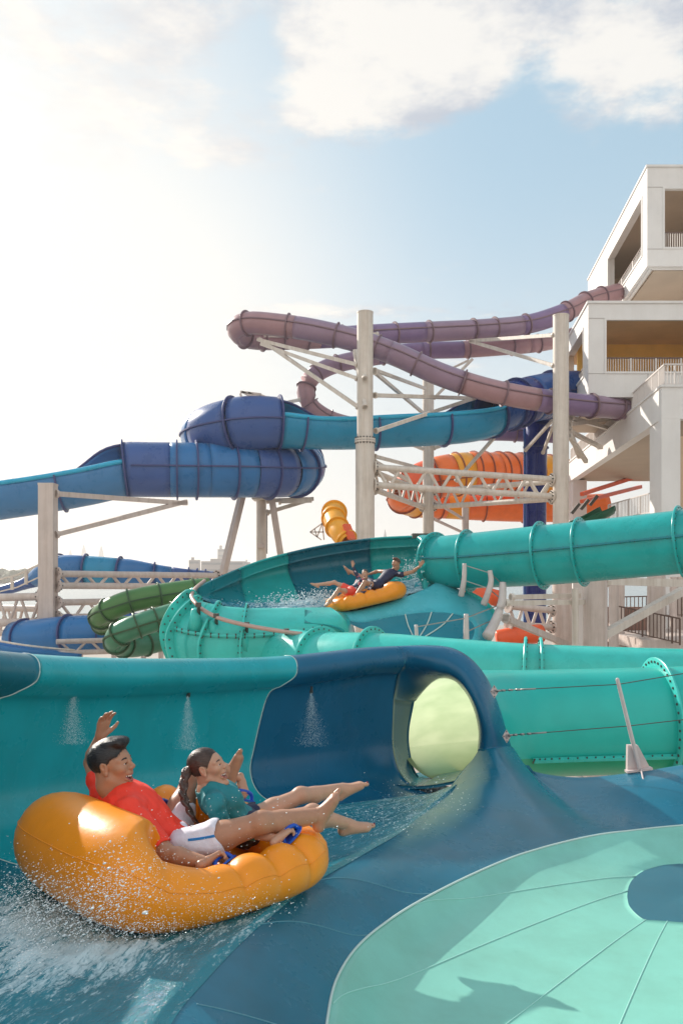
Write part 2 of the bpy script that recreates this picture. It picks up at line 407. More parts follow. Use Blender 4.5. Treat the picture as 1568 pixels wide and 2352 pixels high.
# hood over the tunnel and its jamb: outer curve, face, inner curve, ring of the tunnel
outer = [(925, 1486, 8.35), (985, 1482, 8.4), (1040, 1489, 8.42), (1085, 1516, 8.4), (1122, 1565, 8.4), (1148, 1630, 8.4), (1163, 1680, 8.4), (1174, 1716, 8.4)]
back = [(925, 1500, 8.65), (985, 1500, 8.75), (1035, 1508, 8.8), (1075, 1535, 8.8), (1108, 1580, 8.75), (1135, 1640, 8.7), (1150, 1690, 8.65), (1160, 1722, 8.6)]
face = [(928, 1512, 8.2), (985, 1506, 8.2), (1030, 1513, 8.18), (1070, 1540, 8.15), (1100, 1585, 8.12), (1124, 1640, 8.1), (1138, 1685, 8.1), (1142, 1718, 8.1)]
face2 = [(930, 1540, 8.2), (990, 1532, 8.18), (1025, 1538, 8.15), (1058, 1560, 8.12), (1085, 1600, 8.08), (1106, 1645, 8.05), (1116, 1688, 8.05), (1117, 1720, 8.05)]
inner = [(932, 1560, 8.3), (995, 1549, 8.28), (1030, 1555, 8.25), (1060, 1576, 8.22), (1083, 1612, 8.18), (1097, 1655, 8.15), (1102, 1690, 8.15), (1100, 1722, 8.15)]
ring = [(946, 1630, 9.0), (968, 1580, 8.93), (1000, 1553, 8.8), (1040, 1562, 8.62), (1072, 1595, 8.48), (1092, 1640, 8.38), (1098, 1685, 8.34), (1096, 1725, 8.34)]
ring = [None, (951, 1612, 8.98), (978, 1568, 8.88), (1030, 1558, 8.66), (1066, 1588, 8.5), (1088, 1632, 8.4), (1098, 1680, 8.34), (1096, 1725, 8.34)]
ring[0] = ring[1]
mid = [((a[0]*.55+b[0]*.45), (a[1]*.55+b[1]*.45)-3, a[2]*.55+b[2]*.45+.02) for a, b in zip(inner, ring)]
hr = [Ps(back), Ps(outer), Ps(face), Ps(face2), Ps(inner), Ps(mid), Ps(ring)]
for q, r in zip(hr, (5, 14, 21, 26, 30, 36, 42)): q[0] = wg_end[r]
g = loft(hr, 8, 6)
v, f = shell(g, .03, True); mk('tunnel_hood', v, f, M['deepblue'], FG)
# tunnel wall: from the end of the back wall to the rest of the ring
ringlow = Ps([(951, 1612, 8.98), (939, 1680, 9.0), (942, 1730, 8.98), (955, 1775, 8.9), (985, 1800, 8.75), (1030, 1806, 8.55)])
wl = resample(wg_end[34:], n=6)
wl = np.vstack([wg_end[r] for r in (42, 46, 50, 54, 59, 65)])
g = loft([wl, wl*.6+ringlow*.4, ringlow], 6, 4); v, f = shell(g, .02)
mk('tunnel_wall', v, f, M['deepblue'], FG)
TFLOOR = loft([Ps([(855, 1806, 8.3), (970, 1812, 8.05), (1075, 1795, 7.9)]), Ps([(935, 1786, 9.0), (1020, 1790, 8.8), (1100, 1772, 8.45)]), Ps([(985, 1776, 9.7), (1060, 1776, 9.5), (1135, 1760, 9.1)])], 8, 8)
v, f = shell(TFLOOR, .03, True); mk('tunnel_floor', v, f, M['blue'], FG)
# saddle between the channel, the hood jamb and the dish
A = [G(60, 2800, 5.47), G(330, 2362, 5.45), G(430, 2250, 5.42), G(560, 2130, 5.38), G(700, 2025, 5.32), G(830, 1952, 5.22), G(950, 1882, 5.10), P(1040, 1812, 7.5), P(1083, 1758, 8.0), P(1101, 1721, 8.15), P(1120, 1719, 8.05), P(1143, 1717, 8.1), P(1174, 1714, 8.4), P(1193, 1748, 8.3), P(1228, 1773, 8.0), P(1330, 1786, 7.7), P(1460, 1774, 7.6), P(1568, 1757, 7.6), P(1720, 1740, 7.6)]
B = [G(740, 2800, 5.15), G(742, 2470, 5.14), G(752, 2340, 5.14), G(775, 2245, 5.13), G(830, 2165, 5.11), G(920, 2096, 5.08), G(1020, 2040, 5.05), G(1110, 1997, 5.02), G(1180, 1968, 5.0), G(1230, 1952, 4.99), G(1265, 1942, 4.985), G(1305, 1932, 4.98), G(1345, 1923, 4.975), G(1390, 1915, 4.97), G(1440, 1909, 4.965), G(1520, 1900, 4.96), G(1600, 1894, 4.96), G(1690, 1891, 4.96), G(1800, 1892, 4.96)]
A = np.array(A); B = np.array(B)
hump = np.array([.02, .02, .02, .025, .03, .04, .05, .05, .02, -.03, -.05, -.05, -.05, -.03, .0, .03, .06, .06, .06])
under = A+0; under[:9] += np.array((-.09, .05, -.07)); under[9:12] += np.array((-.01, .01, -.05)); under[12:] += np.array((0, .02, -.10))
rows = [under, A]
for t, w_ in ((.12, .45), (.32, .95), (.58, 1.0), (.80, .62), (.93, .25)):
    q = A*(1-t)+B*t; q[:, 2] += hump*w_; rows.append(q)
rows.append(B)
gs = loft(rows, 8, 6); SROW = 6; v, f = shell(gs, .03, True)
mk('saddle', v, f, M['blue'], FG)
# channel floor under the water, from the wall foot to the saddle
ff = np.array([rim[int(i)] for i in (40, 70, 100, 130, 160, 190, 215, 240, 259)])
wf = np.vstack([wall_grid(i, i+.01, 2)[-1, 0] for i in np.linspace(30, iE, 9)])
ed = np.vstack([A[0], A[1], A[2], A[3], A[4], A[5], A[6], A[7], P(1078, 1787, 8.15)])
g0 = loft([wf, wf*.66+ed*.34-np.array((0, 0, .05)), wf*.33+ed*.67-np.array((0, 0, .05)), ed], 8, 6)
CHANNEL = g0
v, f = shell(g0, .03, True); mk('channel_floor', v, f, M['blue'], FG)
# mint dish and its blue centre
Bs = B
BX = [(4.7, 7.0, 5.0), (5.5, 5.8, 5.0), (5.0, 4.2, 5.0), (3.9, 2.9, 5.02), (2.9, 2.45, 5.04)]
B = np.vstack([G(2300, 2900, 5.05), G(1300, 3300, 5.10), B, np.array(BX), [G(2300, 2900, 5.05)]])
Ctr = G(1580, 2046, 4.80)
def ell(s): return np.array([Ctr+(b-Ctr)*s for b in B])
cen_px = [(1640, 2125), (1560, 2118), (1508, 2114), (1475, 2110), (1447, 2085), (1440, 2065), (1440, 2050), (1443, 2035), (1450, 2022), (1462, 2010), (1478, 2000), (1492, 1995), (1505, 1991), (1518, 1988), (1530, 1986), (1545, 1985), (1562, 1984), (1590, 1985), (1615, 1990), (1640, 1998), (1665, 2010), (1695, 2030), (1712, 2060), (1706, 2090), (1685, 2110), (1662, 2120), (1640, 2125)]
cen = np.array([G(x, y, 4.81) for x, y in cen_px])
rows = [B-np.array((0, 0, .004))]
for t, w_ in ((.025, .10), (.07, .38), (.13, .72), (.22, .93), (.40, 1), (.65, 1), (.85, 1)):
    q = B*(1-t)+cen*t; q[:, 2] = B[:, 2]*(1-w_)+(4.96-.14*t)*w_; rows.append(q)
rows.append(cen)
gd = loft(rows, 8, 6); v, f = shell(gd, .02, True); DISH = gd
mk('dish', v, f, M['mint'], FG)
rows = [cen, cen*.5+Ctr*.5+np.array((0, 0, .0)), np.tile(Ctr+np.array((0, 0, -.01)), (len(cen), 1))]
gc = loft(rows, 6, 3); mk('dish_centre', gc.reshape(-1, 3), grid_faces(gc.shape[0], gc.shape[1], True), M['hub'], FG)
q = cr(B, 8); s = MB(); s.pipe(resample(q, .05)+np.array((0, 0, .002)), .007, 6); s.build('edge_trim', M['trim'], FG, True)
s = MB()
M['seamdark'] = mat('dark_seam', (.05, .16, .14), .6); M['seamlight'] = mat('pale_seam_filler', (.36, .68, .60), .5)
for k, (col, dark) in enumerate(((16, 0), (30, 0), (52, 0), (70, 0), (86, 0))):
    pass
def dish_line(c0, c1, m, w, r0=2, lift=.003):
    R = gd.shape[0]; n = gd.shape[1]
    pts = []
    for r in np.linspace(r0, R-1, 40):
        c = c0+(c1-c0)*(r/(R-1)); i = int(min(r, R-2)); j = int(min(c, n-2)); a = r-i; b = c-j
        pts.append((gd[i, j]*(1-a)+gd[i+1, j]*a)*(1-b)+(gd[i, j+1]*(1-a)+gd[i+1, j+1]*a)*b)
    pts = np.array(pts); s = MB(); s.pipe(pts+np.array((0, 0, lift-w*.6)), w, 6); s.build('panel_seam', m, FG, True)
dish_line(20, 22, M['seamlight'], .003); dish_line(9, 12, M['seamlight'], .0032); dish_line(34, 50, M['seamlight'], .0032); dish_line(58, 70, M['seamlight'], .003)
dish_line(3, 2, M['seamdark'], .0045, 30)
# seams across the saddle
def sad_line(c0, c1, m, w, r0, r1):
    R = gs.shape[0]; n = gs.shape[1]; pts = []
    for t in np.linspace(0, 1, 40):
        r = r0+(r1-r0)*t; c = c0+(c1-c0)*t; i = int(min(r, R-2)); j = int(min(c, n-2)); a = r-i; b = c-j
        pts.append((gs[i, j]*(1-a)+gs[i+1, j]*a)*(1-b)+(gs[i, j+1]*(1-a)+gs[i+1, j+1]*a)*b)
    s = MB(); s.pipe(np.array(pts)+np.array((0, 0, .002-w*.5)), w, 6); s.build('panel_seam', m, FG, True)
M['seamblue'] = mat('pale_blue_seam', (.10, .27, .34), .5)
sad_line(0.5, 3, M['seamblue'], .0035, 10, 42); sad_line(24, 34, M['seamblue'], .003, 8, 42); sad_line(33, 46, M['seamblue'], .003, 11, 42); sad_line(12, 12, M['seamblue'], .003, 14, 42)
# the tube beyond the tunnel
tp = cr(Ps([(1016, 1672, 8.66), (1075, 1668, 9.2), (1160, 1663, 9.6), (1290, 1659, 9.75), (1450, 1655, 9.8), (1700, 1648, 9.8), (2000, 1640, 9.8)]), 10)
tp = resample(tp, .07)
kr = np.clip(np.linspace(0, 1, len(tp))*6, 0, 1); tr = .54+(.62-.54)*kr
tpx = 784+F*tp[:, 0]/tp[:, 1]
aS = math.radians(62)
def tube_arc(a0, a1, name, m, th=.0):
    t_, x_, y_ = frames(tp); an = np.linspace(a0, a1, 41); v = tp[:, None]+np.sin(an)[None, :, None]*x_[:, None]*tr[:, None, None]-np.cos(an)[None, :, None]*y_[:, None]*tr[:, None, None]
    return mk(name, v.reshape(-1, 3), grid_faces(len(tp), 41, True), m, FG)
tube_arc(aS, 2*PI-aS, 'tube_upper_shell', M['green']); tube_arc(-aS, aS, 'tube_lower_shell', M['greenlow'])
def flange(parent, c, t, r, w=.05, h=.09, m=None, bolts=0, name='flange', seg=40):
    """bolted ring round a tube"""
    t = nz(t); u = np.array((0, 0, 1.)) if abs(t[2]) < .9 else np.array((1., 0, 0)); x = nz(np.cross(t, u)); y = np.cross(x, t)
    an = np.arange(seg)*2*PI/seg; rg = np.cos(an)[:, None]*x+np.sin(an)[:, None]*y
    pr = [(r-.005, -w/2), (r+h*.9, -w/2), (r+h, -w/4), (r+h, w/4), (r+h*.9, w/2), (r-.005, w/2)]
    v = np.vstack([c+rg*a+t*b for a, b in pr]); k = len(pr)
    f = [(i*seg+j, i*seg+(j+1) % seg, ((i+1) % k)*seg+(j+1) % seg, ((i+1) % k)*seg+j) for i in range(k) for j in range(seg)]
    s = MB(); s.add(v, f, 0)
    for j in range(bolts):
        a = 2*PI*j/bolts; q = c+(math.cos(a)*x+math.sin(a)*y)*(r+h*.55)
        s.cyl(q-t*(w*.5+.012), q+t*(w*.5+.012), h*.13, n=6, mi=1)
    return s.build(name, [m, M['bolt']], parent, sharp=40)
def tube_flanges(parent, path, px, rad, xs, m, **k):
    t = np.gradient(path, axis=0)
    for x in xs:
        i = int(np.argmin(np.abs(px-x))); flange(parent, path[i], t[i], rad if np.isscalar(rad) else rad[i], m=m, **k)
def seamrib(parent, path, rad, ang, m, w=.03, h=.05, name='seam_flange', bolts=0.):
    """the flanged joint that runs along a tube"""
    t, x, y = frames(path); rad = np.broadcast_to(np.asarray(rad, float), (len(path),))
    d = math.sin(ang)*x-math.cos(ang)*y; e = np.cross(d, t)
    v = []
    for (o, q) in ((-.006, -w/2), (h, -w/2), (h, w/2), (-.006, w/2)): v.append(path+d*(rad+o)[:, None]+e*q)
    n = len(path); v = np.vstack(v)
    f = [(k*n+i, k*n+i+1, ((k+1) % 4)*n+i+1, ((k+1) % 4)*n+i) for k in range(4) for i in range(n-1)]+[(0, n, 2*n, 3*n), (4*n-1, 3*n-1, 2*n-1, n-1)]
    s = MB(); s.add(v, f)
    if bolts:
        L = np.linalg.norm(np.diff(path, axis=0), axis=1).sum(); pp = resample(np.hstack([path, d, e, rad[:, None]]), n=int(L/bolts))
        for q in pp:
            c = q[:3]+q[3:6]*(q[9]+h*.55); s.cyl(c-q[6:9]*(w/2+.012), c+q[6:9]*(w/2+.012), .010, n=6, mi=1)
    return s.build(name, [m, M['bolt']], parent)
tube_flanges(FG, tp, tpx, tr, (1505, 1800), M['turqlight'], h=.12, w=.035, bolts=44, seg=64)
i0 = int(np.argmin(np.abs(tpx-1160)))
seamrib(FG, tp[i0:], tr[i0:]+.012, aS, M['turqlight'], .035, .045, bolts=.11)
# eye plates and cables on the jamb, and the cable post
M['plate'] = mat('worn_white_plate', (.55, .45, .43), .45, var=.2, vscale=30)
def diamond(parent, c, s_, n_):
    n_ = nz(n_); x = nz(np.cross(n_, (0, 0, 1))); y = np.cross(x, n_); b = MB()
    v = [c+x*s_*.62, c+y*s_, c-x*s_*.62, c-y*s_]; v = [q+n_*.0 for q in v]+[q+n_*.012 for q in v]
    b.hexa(v); b.pipe([c+n_*.01+y*s_*.3, c+n_*.045+y*.0, c+n_*.01-y*s_*.3], .008, 6)
    for d in (x*.42, y*.7, -x*.42, -y*.7): b.cyl(c+d*s_, c+d*s_+n_*.022, .006, n=6, mi=1)
    return b.build('eye_plate', [M['plate'], M['bolt']], parent)
pn = nz((-.1, -1, .25))
postc = P(1452, 1765, 7.6)
for (a, b, pth) in (((1133, 1588, 8.06), (1418, 1572, 7.6), (1640, 1535, 7.7)), ((1161, 1690, 8.16), (1436, 1668, 7.6), (1640, 1645, 7.7))):
    c = P(*a); diamond(FG, c-np.array((0, .03, 0)), .066, pn)
    s = MB(); p0 = c+pn*.045; p1 = P(*b); p2 = P(*pth)
    s.pipe([p0, p1], .0045, 6); s.pipe([p1, p2], .0045, 6); s.build('safety_cable', M['bolt'], FG, True)
    s = MB(); d = nz(p1-p0)
    for k in (.09, .16, .23): s.cyl(p0+d*(k-.02), p0+d*(k+.02), .011, n=8)
    s.cyl(p0+d*.23, p0+d*.40, .008, n=8); s.cyl(p0, p0+d*.08, .010, n=8)
    s.build('cable_clamp', M['galv'], FG, True)
M['bracket'] = mat('pink_white_bracket', (.62, .50, .48), .5, var=.06, vscale=8)
s = MB(); s.cyl(P(1468, 1768, 7.58), P(1417, 1562, 7.6), .020, .017, n=14); s.ball(P(1417, 1561, 7.6), .0175)
s.build('cable_post', M['bracket'], FG, sharp=50)
s = MB(); b0 = P(1440, 1772, 7.62); b1 = P(1492, 1764, 7.62); b2 = P(1464, 1712, 7.62); b3 = P(1441, 1712, 7.62)
d = np.array((0, .05, 0)); s.hexa([b0, b1, b1+d, b0+d, b3, b2, b2+d, b3+d])
s.bar(P(1436, 1772, 7.6), P(1495, 1764, 7.6), .07, .02); s.build('post_bracket', M['bracket'], FG)
s = MB(); s.pipe(cr(Ps([(1468, 1768, 7.585), (1478, 1810, 7.30), (1494, 1855, 6.98), (1517, 1897, 6.72)])+np.array((0, -.03, .012)), 8), .008, 6); s.build('drain_hose', M['bracket'], FG, True)
# spray nozzles under the lip
for (x, y, Y) in ((175, 1578, 5.78), (434, 1594, 6.66), (715, 1586, 7.62)):
    s = MB(); c = P(x, y, Y); s.cyl(c+np.array((0, .06, .02)), c+np.array((0, -.02, -.005)), .013, .010, n=10); s.cyl(c+np.array((0, -.015, -.005)), c+np.array((0, -.03, -.012)), .017, n=10)
    s.build('spray_nozzle', M['bolt'], FG, sharp=40)
# ------------------------------------------------------------------ soft bodies: distance fields -> one continuous surface
class Field:
    def __init__(s, lo, hi, h):
        s.lo = np.asarray(lo, float); s.h = h
        s.n = np.maximum(4, np.ceil((np.asarray(hi, float)-s.lo)/h).astype(int)+1)
        s.d = np.full(s.n, .25, np.float32)
    def _win(s, lo, hi):
        a = np.clip(np.floor((np.asarray(lo)-s.lo)/s.h).astype(int), 0, s.n-1)
        b = np.clip(np.ceil((np.asarray(hi)-s.lo)/s.h).astype(int)+1, 1, s.n)
        if np.any(b <= a): return None, None
        sl = tuple(slice(i, j) for i, j in zip(a, b))
        ax = [s.lo[k]+s.h*np.arange(a[k], b[k]) for k in range(3)]
        return sl, np.stack(np.meshgrid(*ax, indexing='ij'), -1)
    def _put(s, sl, e, k, op):
        d = s.d[sl]
        if op == '+': h = np.maximum(k-np.abs(d-e), 0)/k; s.d[sl] = np.minimum(d, e)-h*h*k*.25
        elif op == '-': h = np.maximum(k-np.abs(d+e), 0)/k; s.d[sl] = np.maximum(d, -e)+h*h*k*.25
    def cone(s, a, b, r0, r1=None, k=.02, op='+'):
        r1 = r0 if r1 is None else r1; a = np.asarray(a, float); b = np.asarray(b, float)
        R = max(r0, r1)+k+3*s.h
        sl, X = s._win(np.minimum(a, b)-R, np.maximum(a, b)+R)
        if sl is None: return s
        ba = b-a; L2 = max(ba@ba, 1e-9); t = np.clip(((X-a)@ba)/L2, 0, 1)
        e = np.linalg.norm(X-a-t[..., None]*ba, axis=-1)-(r0+(r1-r0)*t)
        s._put(sl, e, k, op); return s
    def chain(s, pts, rs, k=.02, op='+'):
        for i in range(len(pts)-1): s.cone(pts[i], pts[i+1], rs[i], rs[i+1], k, op)
        return s
    def ell(s, c, r, B=None, k=.02, op='+'):
        c = np.asarray(c, float); r = np.asarray(r, float); R = r.max()+k+3*s.h
        sl, X = s._win(c-R, c+R)
        if sl is None: return s
        q = X-c
        if B is not None: q = q@np.asarray(B).T
        l1 = np.linalg.norm(q/r, axis=-1); l2 = np.linalg.norm(q/(r*r), axis=-1)
        e = np.where(l1 < 1e-6, -r.min(), l1*(l1-1)/np.maximum(l2, 1e-6))
        s._put(sl, e, k, op); return s
    def plane(s, p, n, k=.006):
        """cut away the side n points to"""
        ax = [s.lo[j]+s.h*np.arange(s.n[j]) for j in range(3)]
        n = nz(n); p = np.asarray(p, float)
        e = (-(p@n)+ax[0][:, None, None]*n[0]+ax[1][None, :, None]*n[1]+ax[2][None, None, :]*n[2]).astype(np.float32)
        h = np.maximum(k-np.abs(s.d-e), 0)/k; s.d = np.maximum(s.d, e)+h*h*k*.25; return s
    def wrinkle(s, amp, fr, seed=0):
        r = np.random.default_rng(seed); ax = [s.lo[j]+s.h*np.arange(s.n[j]) for j in range(3)]
        for _ in range(7):
            w_ = r.normal(size=3); w_ = w_/np.linalg.norm(w_)*fr*r.uniform(.6, 1.5); p = r.uniform(0, 6.28)
            s.d += (amp/3*np.sin(ax[0][:, None, None]*w_[0]+ax[1][None, :, None]*w_[1]+ax[2][None, None, :]*w_[2]+p)).astype(np.float32)
        return s
    def mesh(s):
        d = s.d.copy()
        for sl in (np.s_[0], np.s_[-1]): d[sl] = 1; d[:, sl] = 1; d[:, :, sl] = 1
        ins = d < 0; nx, ny, nzz = d.shape
        acc = np.zeros((nx-1, ny-1, nzz-1, 3), np.float32); cnt = np.zeros((nx-1, ny-1, nzz-1), np.int16)
        quads = []
        for ax in range(3):
            a = [slice(None)]*3; b = [slice(None)]*3; a[ax] = slice(0, -1); b[ax] = slice(1, None)
            x = ins[tuple(a)] != ins[tuple(b)]
            I = np.argwhere(x)
            o1, o2 = (ax+1) % 3, (ax+2) % 3
            I = I[(I[:, o1] > 0) & (I[:, o2] > 0) & (I[:, o1] < d.shape[o1]-1) & (I[:, o2] < d.shape[o2]-1)]
            J = I.copy(); J[:, ax] += 1
            d0 = d[tuple(I.T)]; d1 = d[tuple(J.T)]; t = d0/(d0-d1)
            p = I.astype(np.float32); p[:, ax] += t
            cells = []
            for u_, v_ in ((0, 0), (-1, 0), (-1, -1), (0, -1)):
                c = I.copy(); c[:, o1] += u_; c[:, o2] += v_; cells.append(c)
                np.add.at(acc, tuple(c.T), p); np.add.at(cnt, tuple(c.T), 1)
            quads.append((cells, d0 < 0))
        ok = cnt > 0; idx = np.full(cnt.shape, -1, np.int64); idx[ok] = np.arange(ok.sum())
        v = acc[ok]/cnt[ok][:, None]*s.h+s.lo
        f = []
        for cells, fl in quads:
            q = np.stack([idx[tuple(c.T)] for c in cells], 1); q[~fl] = q[~fl][:, ::-1]; f.append(q)
        return v, np.vstack(f)
def relax(v, f, it=2, lam=.5):
    e = np.vstack([f[:, [0, 1]], f[:, [1, 2]], f[:, [2, 3]], f[:, [3, 0]]])
    deg = np.bincount(e[:, 0], minlength=len(v))+np.bincount(e[:, 1], minlength=len(v))
    for k in range(it*2):
        s = np.zeros_like(v)
        for c in range(3): s[:, c] = np.bincount(e[:, 0], v[e[:, 1], c], len(v))+np.bincount(e[:, 1], v[e[:, 0], c], len(v))
        v = v+(s/np.maximum(deg, 1)[:, None]-v)*(lam if k % 2 == 0 else -lam*.9)
    return v
def basis(fwd, up):
    x = nz(fwd); z = nz(np.asarray(up, float)-x*(np.asarray(up, float)@x)); y = np.cross(z, x); return np.stack([x, y, z])   # rows: forward, left, up

def mesh_fields(fs, it=2):
    vs = []; ff = []; n = 0
    for F_ in fs:
        v, f = F_.mesh(); v = relax(v, f, it); vs.append(v); ff.append(f+n); n += len(v)
    return np.vstack(vs), np.vstack(ff)
def hand_field(w, d, palm, thumb, size, curl, spread=.0, h=.0035, thumb_curl=.3):
    """w wrist, d pointing direction, palm the way the palm faces, thumb the side the thumb leaves"""
    d = nz(d); palm = nz(np.asarray(palm)-d*(np.asarray(palm)@d)); sd = nz(np.cross(d, palm))
    if sd@np.asarray(thumb) < 0: sd = -sd
    S = size; F_ = Field(w-np.ones(3)*S*1.25, w+np.ones(3)*S*1.25, h)
    L = S*.50
    F_.cone(w-d*S*.20, w+d*S*.04, S*.150, S*.150, .008)
    ks = []
    for i, (o, ln) in enumerate(((.19, .40), (.065, .45), (-.06, .42), (-.17, .32))):
        k0 = w+d*L*(1.0 if i in (1, 2) else .93)+sd*S*o
        F_.cone(w+sd*S*o*.55+d*S*.05, k0, S*.085, S*.072, .016); ks.append((k0, ln, o))
    for i, (k0, ln, o) in enumerate(ks):
        p = k0; a = curl*.35+.06*i*curl; dd = nz(d+sd*spread*o*3)
        for j, (fr, ra, rb) in enumerate(((.46, .062, .054), (.31, .053, .047), (.24, .046, .036))):
            q = p+(dd*math.cos(a)+palm*math.sin(a))*S*ln*fr
            F_.cone(p, q, S*ra, S*rb, .003); p = q; a += curl*(.75, .85, .6)[j]
    b = w+sd*S*.12+d*S*.10+palm*S*.04
    t1 = b+(sd*.75+d*.62+palm*.30)*S*.20; t2 = t1+(sd*(.62-.5*thumb_curl)+d*.75+palm*(.2+.5*thumb_curl))*S*.19; t3 = t2+(sd*(.35-.6*thumb_curl)+d*.9+palm*(.2+.6*thumb_curl))*S*.14
    F_.cone(b, t1, S*.09, S*.072, .014); F_.cone(t1, t2, S*.068, S*.056, .004); F_.cone(t2, t3, S*.056, S*.042, .004)
    return F_
def foot_field(ankle, heel_dir, toe_dir, sole, size, side, h=.0035):
    """toe_dir along the foot, sole the way the sole faces, side towards the big toe"""
    t = nz(toe_dir); sole = nz(np.asarray(sole)-t*(np.asarray(sole)@t)); sd = nz(np.cross(t, sole))
    if sd@np.asarray(side) < 0: sd = -sd
    S = size; F_ = Field(ankle-np.ones(3)*S*1.15, ankle+np.ones(3)*S*1.15, h)
    heel = ankle-t*S*.17+sole*S*.15
    F_.cone(ankle+nz(heel_dir)*(-S*.25), ankle, S*.150, S*.148, .02); F_.cone(ankle, heel, S*.14, S*.125, .03)
    F_.ell(ankle+sd*S*.10, (S*.075,)*3, None, .02); F_.ell(ankle-sd*S*.10, (S*.07,)*3, None, .02)
    for o, a, r0, r1 in ((.09, .52, .12, .085), (.0, .54, .125, .075), (-.085, .48, .105, .072)):
        F_.cone(ankle+sole*S*.05+t*S*.03, ankle+t*S*a+sole*S*.15+sd*S*o, S*r0, S*r1, .025)
        F_.cone(heel+sd*S*o*.4, ankle+t*S*a+sole*S*.16+sd*S*o, S*.09, S*.07, .025)
    tips = []
    for i in range(5):
        o = .125-.062*i; st = ankle+t*S*(.52-.028*i*(i > 0))+sole*S*.165+sd*S*o
        ln = (.20, .17, .15, .125, .10)[i]; r = (.062, .045, .042, .039, .037)[i]
        m_ = st+t*S*ln*.55-sole*S*.012; e = st+t*S*ln+sole*S*.02
        F_.cone(st-t*S*.05, m_, S*r*1.05, S*r*.95, .006); F_.cone(m_, e, S*r*.95, S*r, .003); tips.append((e-sole*S*r*.75, S*r, t, sole, sd))
    F_.tips = tips
    return F_
# ------------------------------------------------------------------ people
M['skin'] = mat('tanned_skin', (.43, .215, .130), .38, sub=.12, var=.07, vscale=22, bump=.06, bscale=120, spec=.45)
M['skinf'] = mat('fair_skin', (.51, .28, .185), .38, sub=.12, var=.06, vscale=22, bump=.05, bscale=120, spec=.45)
def hair_mat(name, a, b_):
    m = mat(name, a, .36, spec=.6); nt = m.node_tree; b = nt.nodes['Principled BSDF']; tc = nt.nodes.new('ShaderNodeTexCoord'); mp_ = nt.nodes.new('ShaderNodeMapping'); mp_.inputs['Scale'].default_value = (22, 120, 150); mp_.inputs['Rotation'].default_value = (0, .5, .2)
    n = nt.nodes.new('ShaderNodeTexNoise'); n.inputs['Scale'].default_value = 1; n.inputs['Detail'].default_value = 5; nt.links.new(tc.outputs['Object'], mp_.inputs[0]); nt.links.new(mp_.outputs[0], n.inputs['Vector'])
    x = nt.nodes.new('ShaderNodeMix'); x.data_type = 'RGBA'; x.inputs['A'].default_value = (*a, 1); x.inputs['B'].default_value = (*b_, 1); nt.links.new(n.outputs['Fac'], x.inputs['Factor']); nt.links.new(x.outputs['Result'], b.inputs['Base Color'])
    bp = nt.nodes.new('ShaderNodeBump'); bp.inputs['Strength'].default_value = .8; bp.inputs['Distance'].default_value = .006; nt.links.new(n.outputs['Fac'], bp.inputs['Height']); nt.links.new(bp.outputs['Normal'], b.inputs['Normal']); return m
M['hairdark'] = hair_mat('black_hair', (.004, .0035, .005), (.018, .014, .016)); M['hairbrown'] = hair_mat('brown_hair', (.018, .009, .006), (.10, .05, .034)); M['hairginger'] = hair_mat('auburn_hair', (.05, .018, .01), (.14, .05, .025))
M['shirtred'] = mat('red_rash_vest', (.90, .045, .018), .6, var=.05, vscale=14, bump=.12, bscale=60)
M['shirtteal'] = mat('teal_rash_vest', (.008, .19, .22), .6, var=.08, vscale=14, bump=.12, bscale=60)
M['shorts'] = mat('white_swim_shorts', (.72, .68, .75), .65, var=.05, vscale=18, bump=.2, bscale=50)
M['navycloth'] = mat('navy_swimwear', (.012, .014, .05), .6, var=.1, vscale=20, bump=.1)
M['redcloth'] = mat('coral_swim_shorts', (.75, .07, .04), .6)
M['printcloth'] = mat('floral_rash_vest', (.02, .025, .06), .6)
def print_nodes():
    nt = M['printcloth'].node_tree; b = nt.nodes['Principled BSDF']
    vo = nt.nodes.new('ShaderNodeTexVoronoi'); vo.inputs['Scale'].default_value = 22
    tc = nt.nodes.new('ShaderNodeTexCoord'); nt.links.new(tc.outputs['Object'], vo.inputs['Vector'])
    r = nt.nodes.new('ShaderNodeValToRGB'); r.color_ramp.interpolation = 'CONSTANT'
    e = r.color_ramp.elements; e[0].position = 0; e[0].color = (.012, .016, .05, 1); e[1].position = .62; e[1].color = (.5, .12, .16, 1)
    for p, c in ((.74, (.02, .1, .2, 1)), (.86, (.55, .45, .45, 1))): q = e.new(p); q.color = c
    s = nt.nodes.new('ShaderNodeSeparateColor'); nt.links.new(vo.outputs['Color'], s.inputs[0])
    nt.links.new(s.outputs[0], r.inputs[0]); nt.links.new(r.outputs[0], b.inputs['Base Color'])
print_nodes()
M['eyewhite'] = mat('eye_white', (.75, .72, .68), .2); M['iris'] = mat('dark_iris', (.02, .012, .008), .15)
M['teeth'] = mat('teeth', (.85, .82, .76), .25); M['mouth'] = mat('mouth_inside', (.10, .012, .014), .4); M['lip'] = mat('lips', (.36, .10, .09), .4)
M['nail'] = mat('red_nail_varnish', (.25, .004, .012), .2)

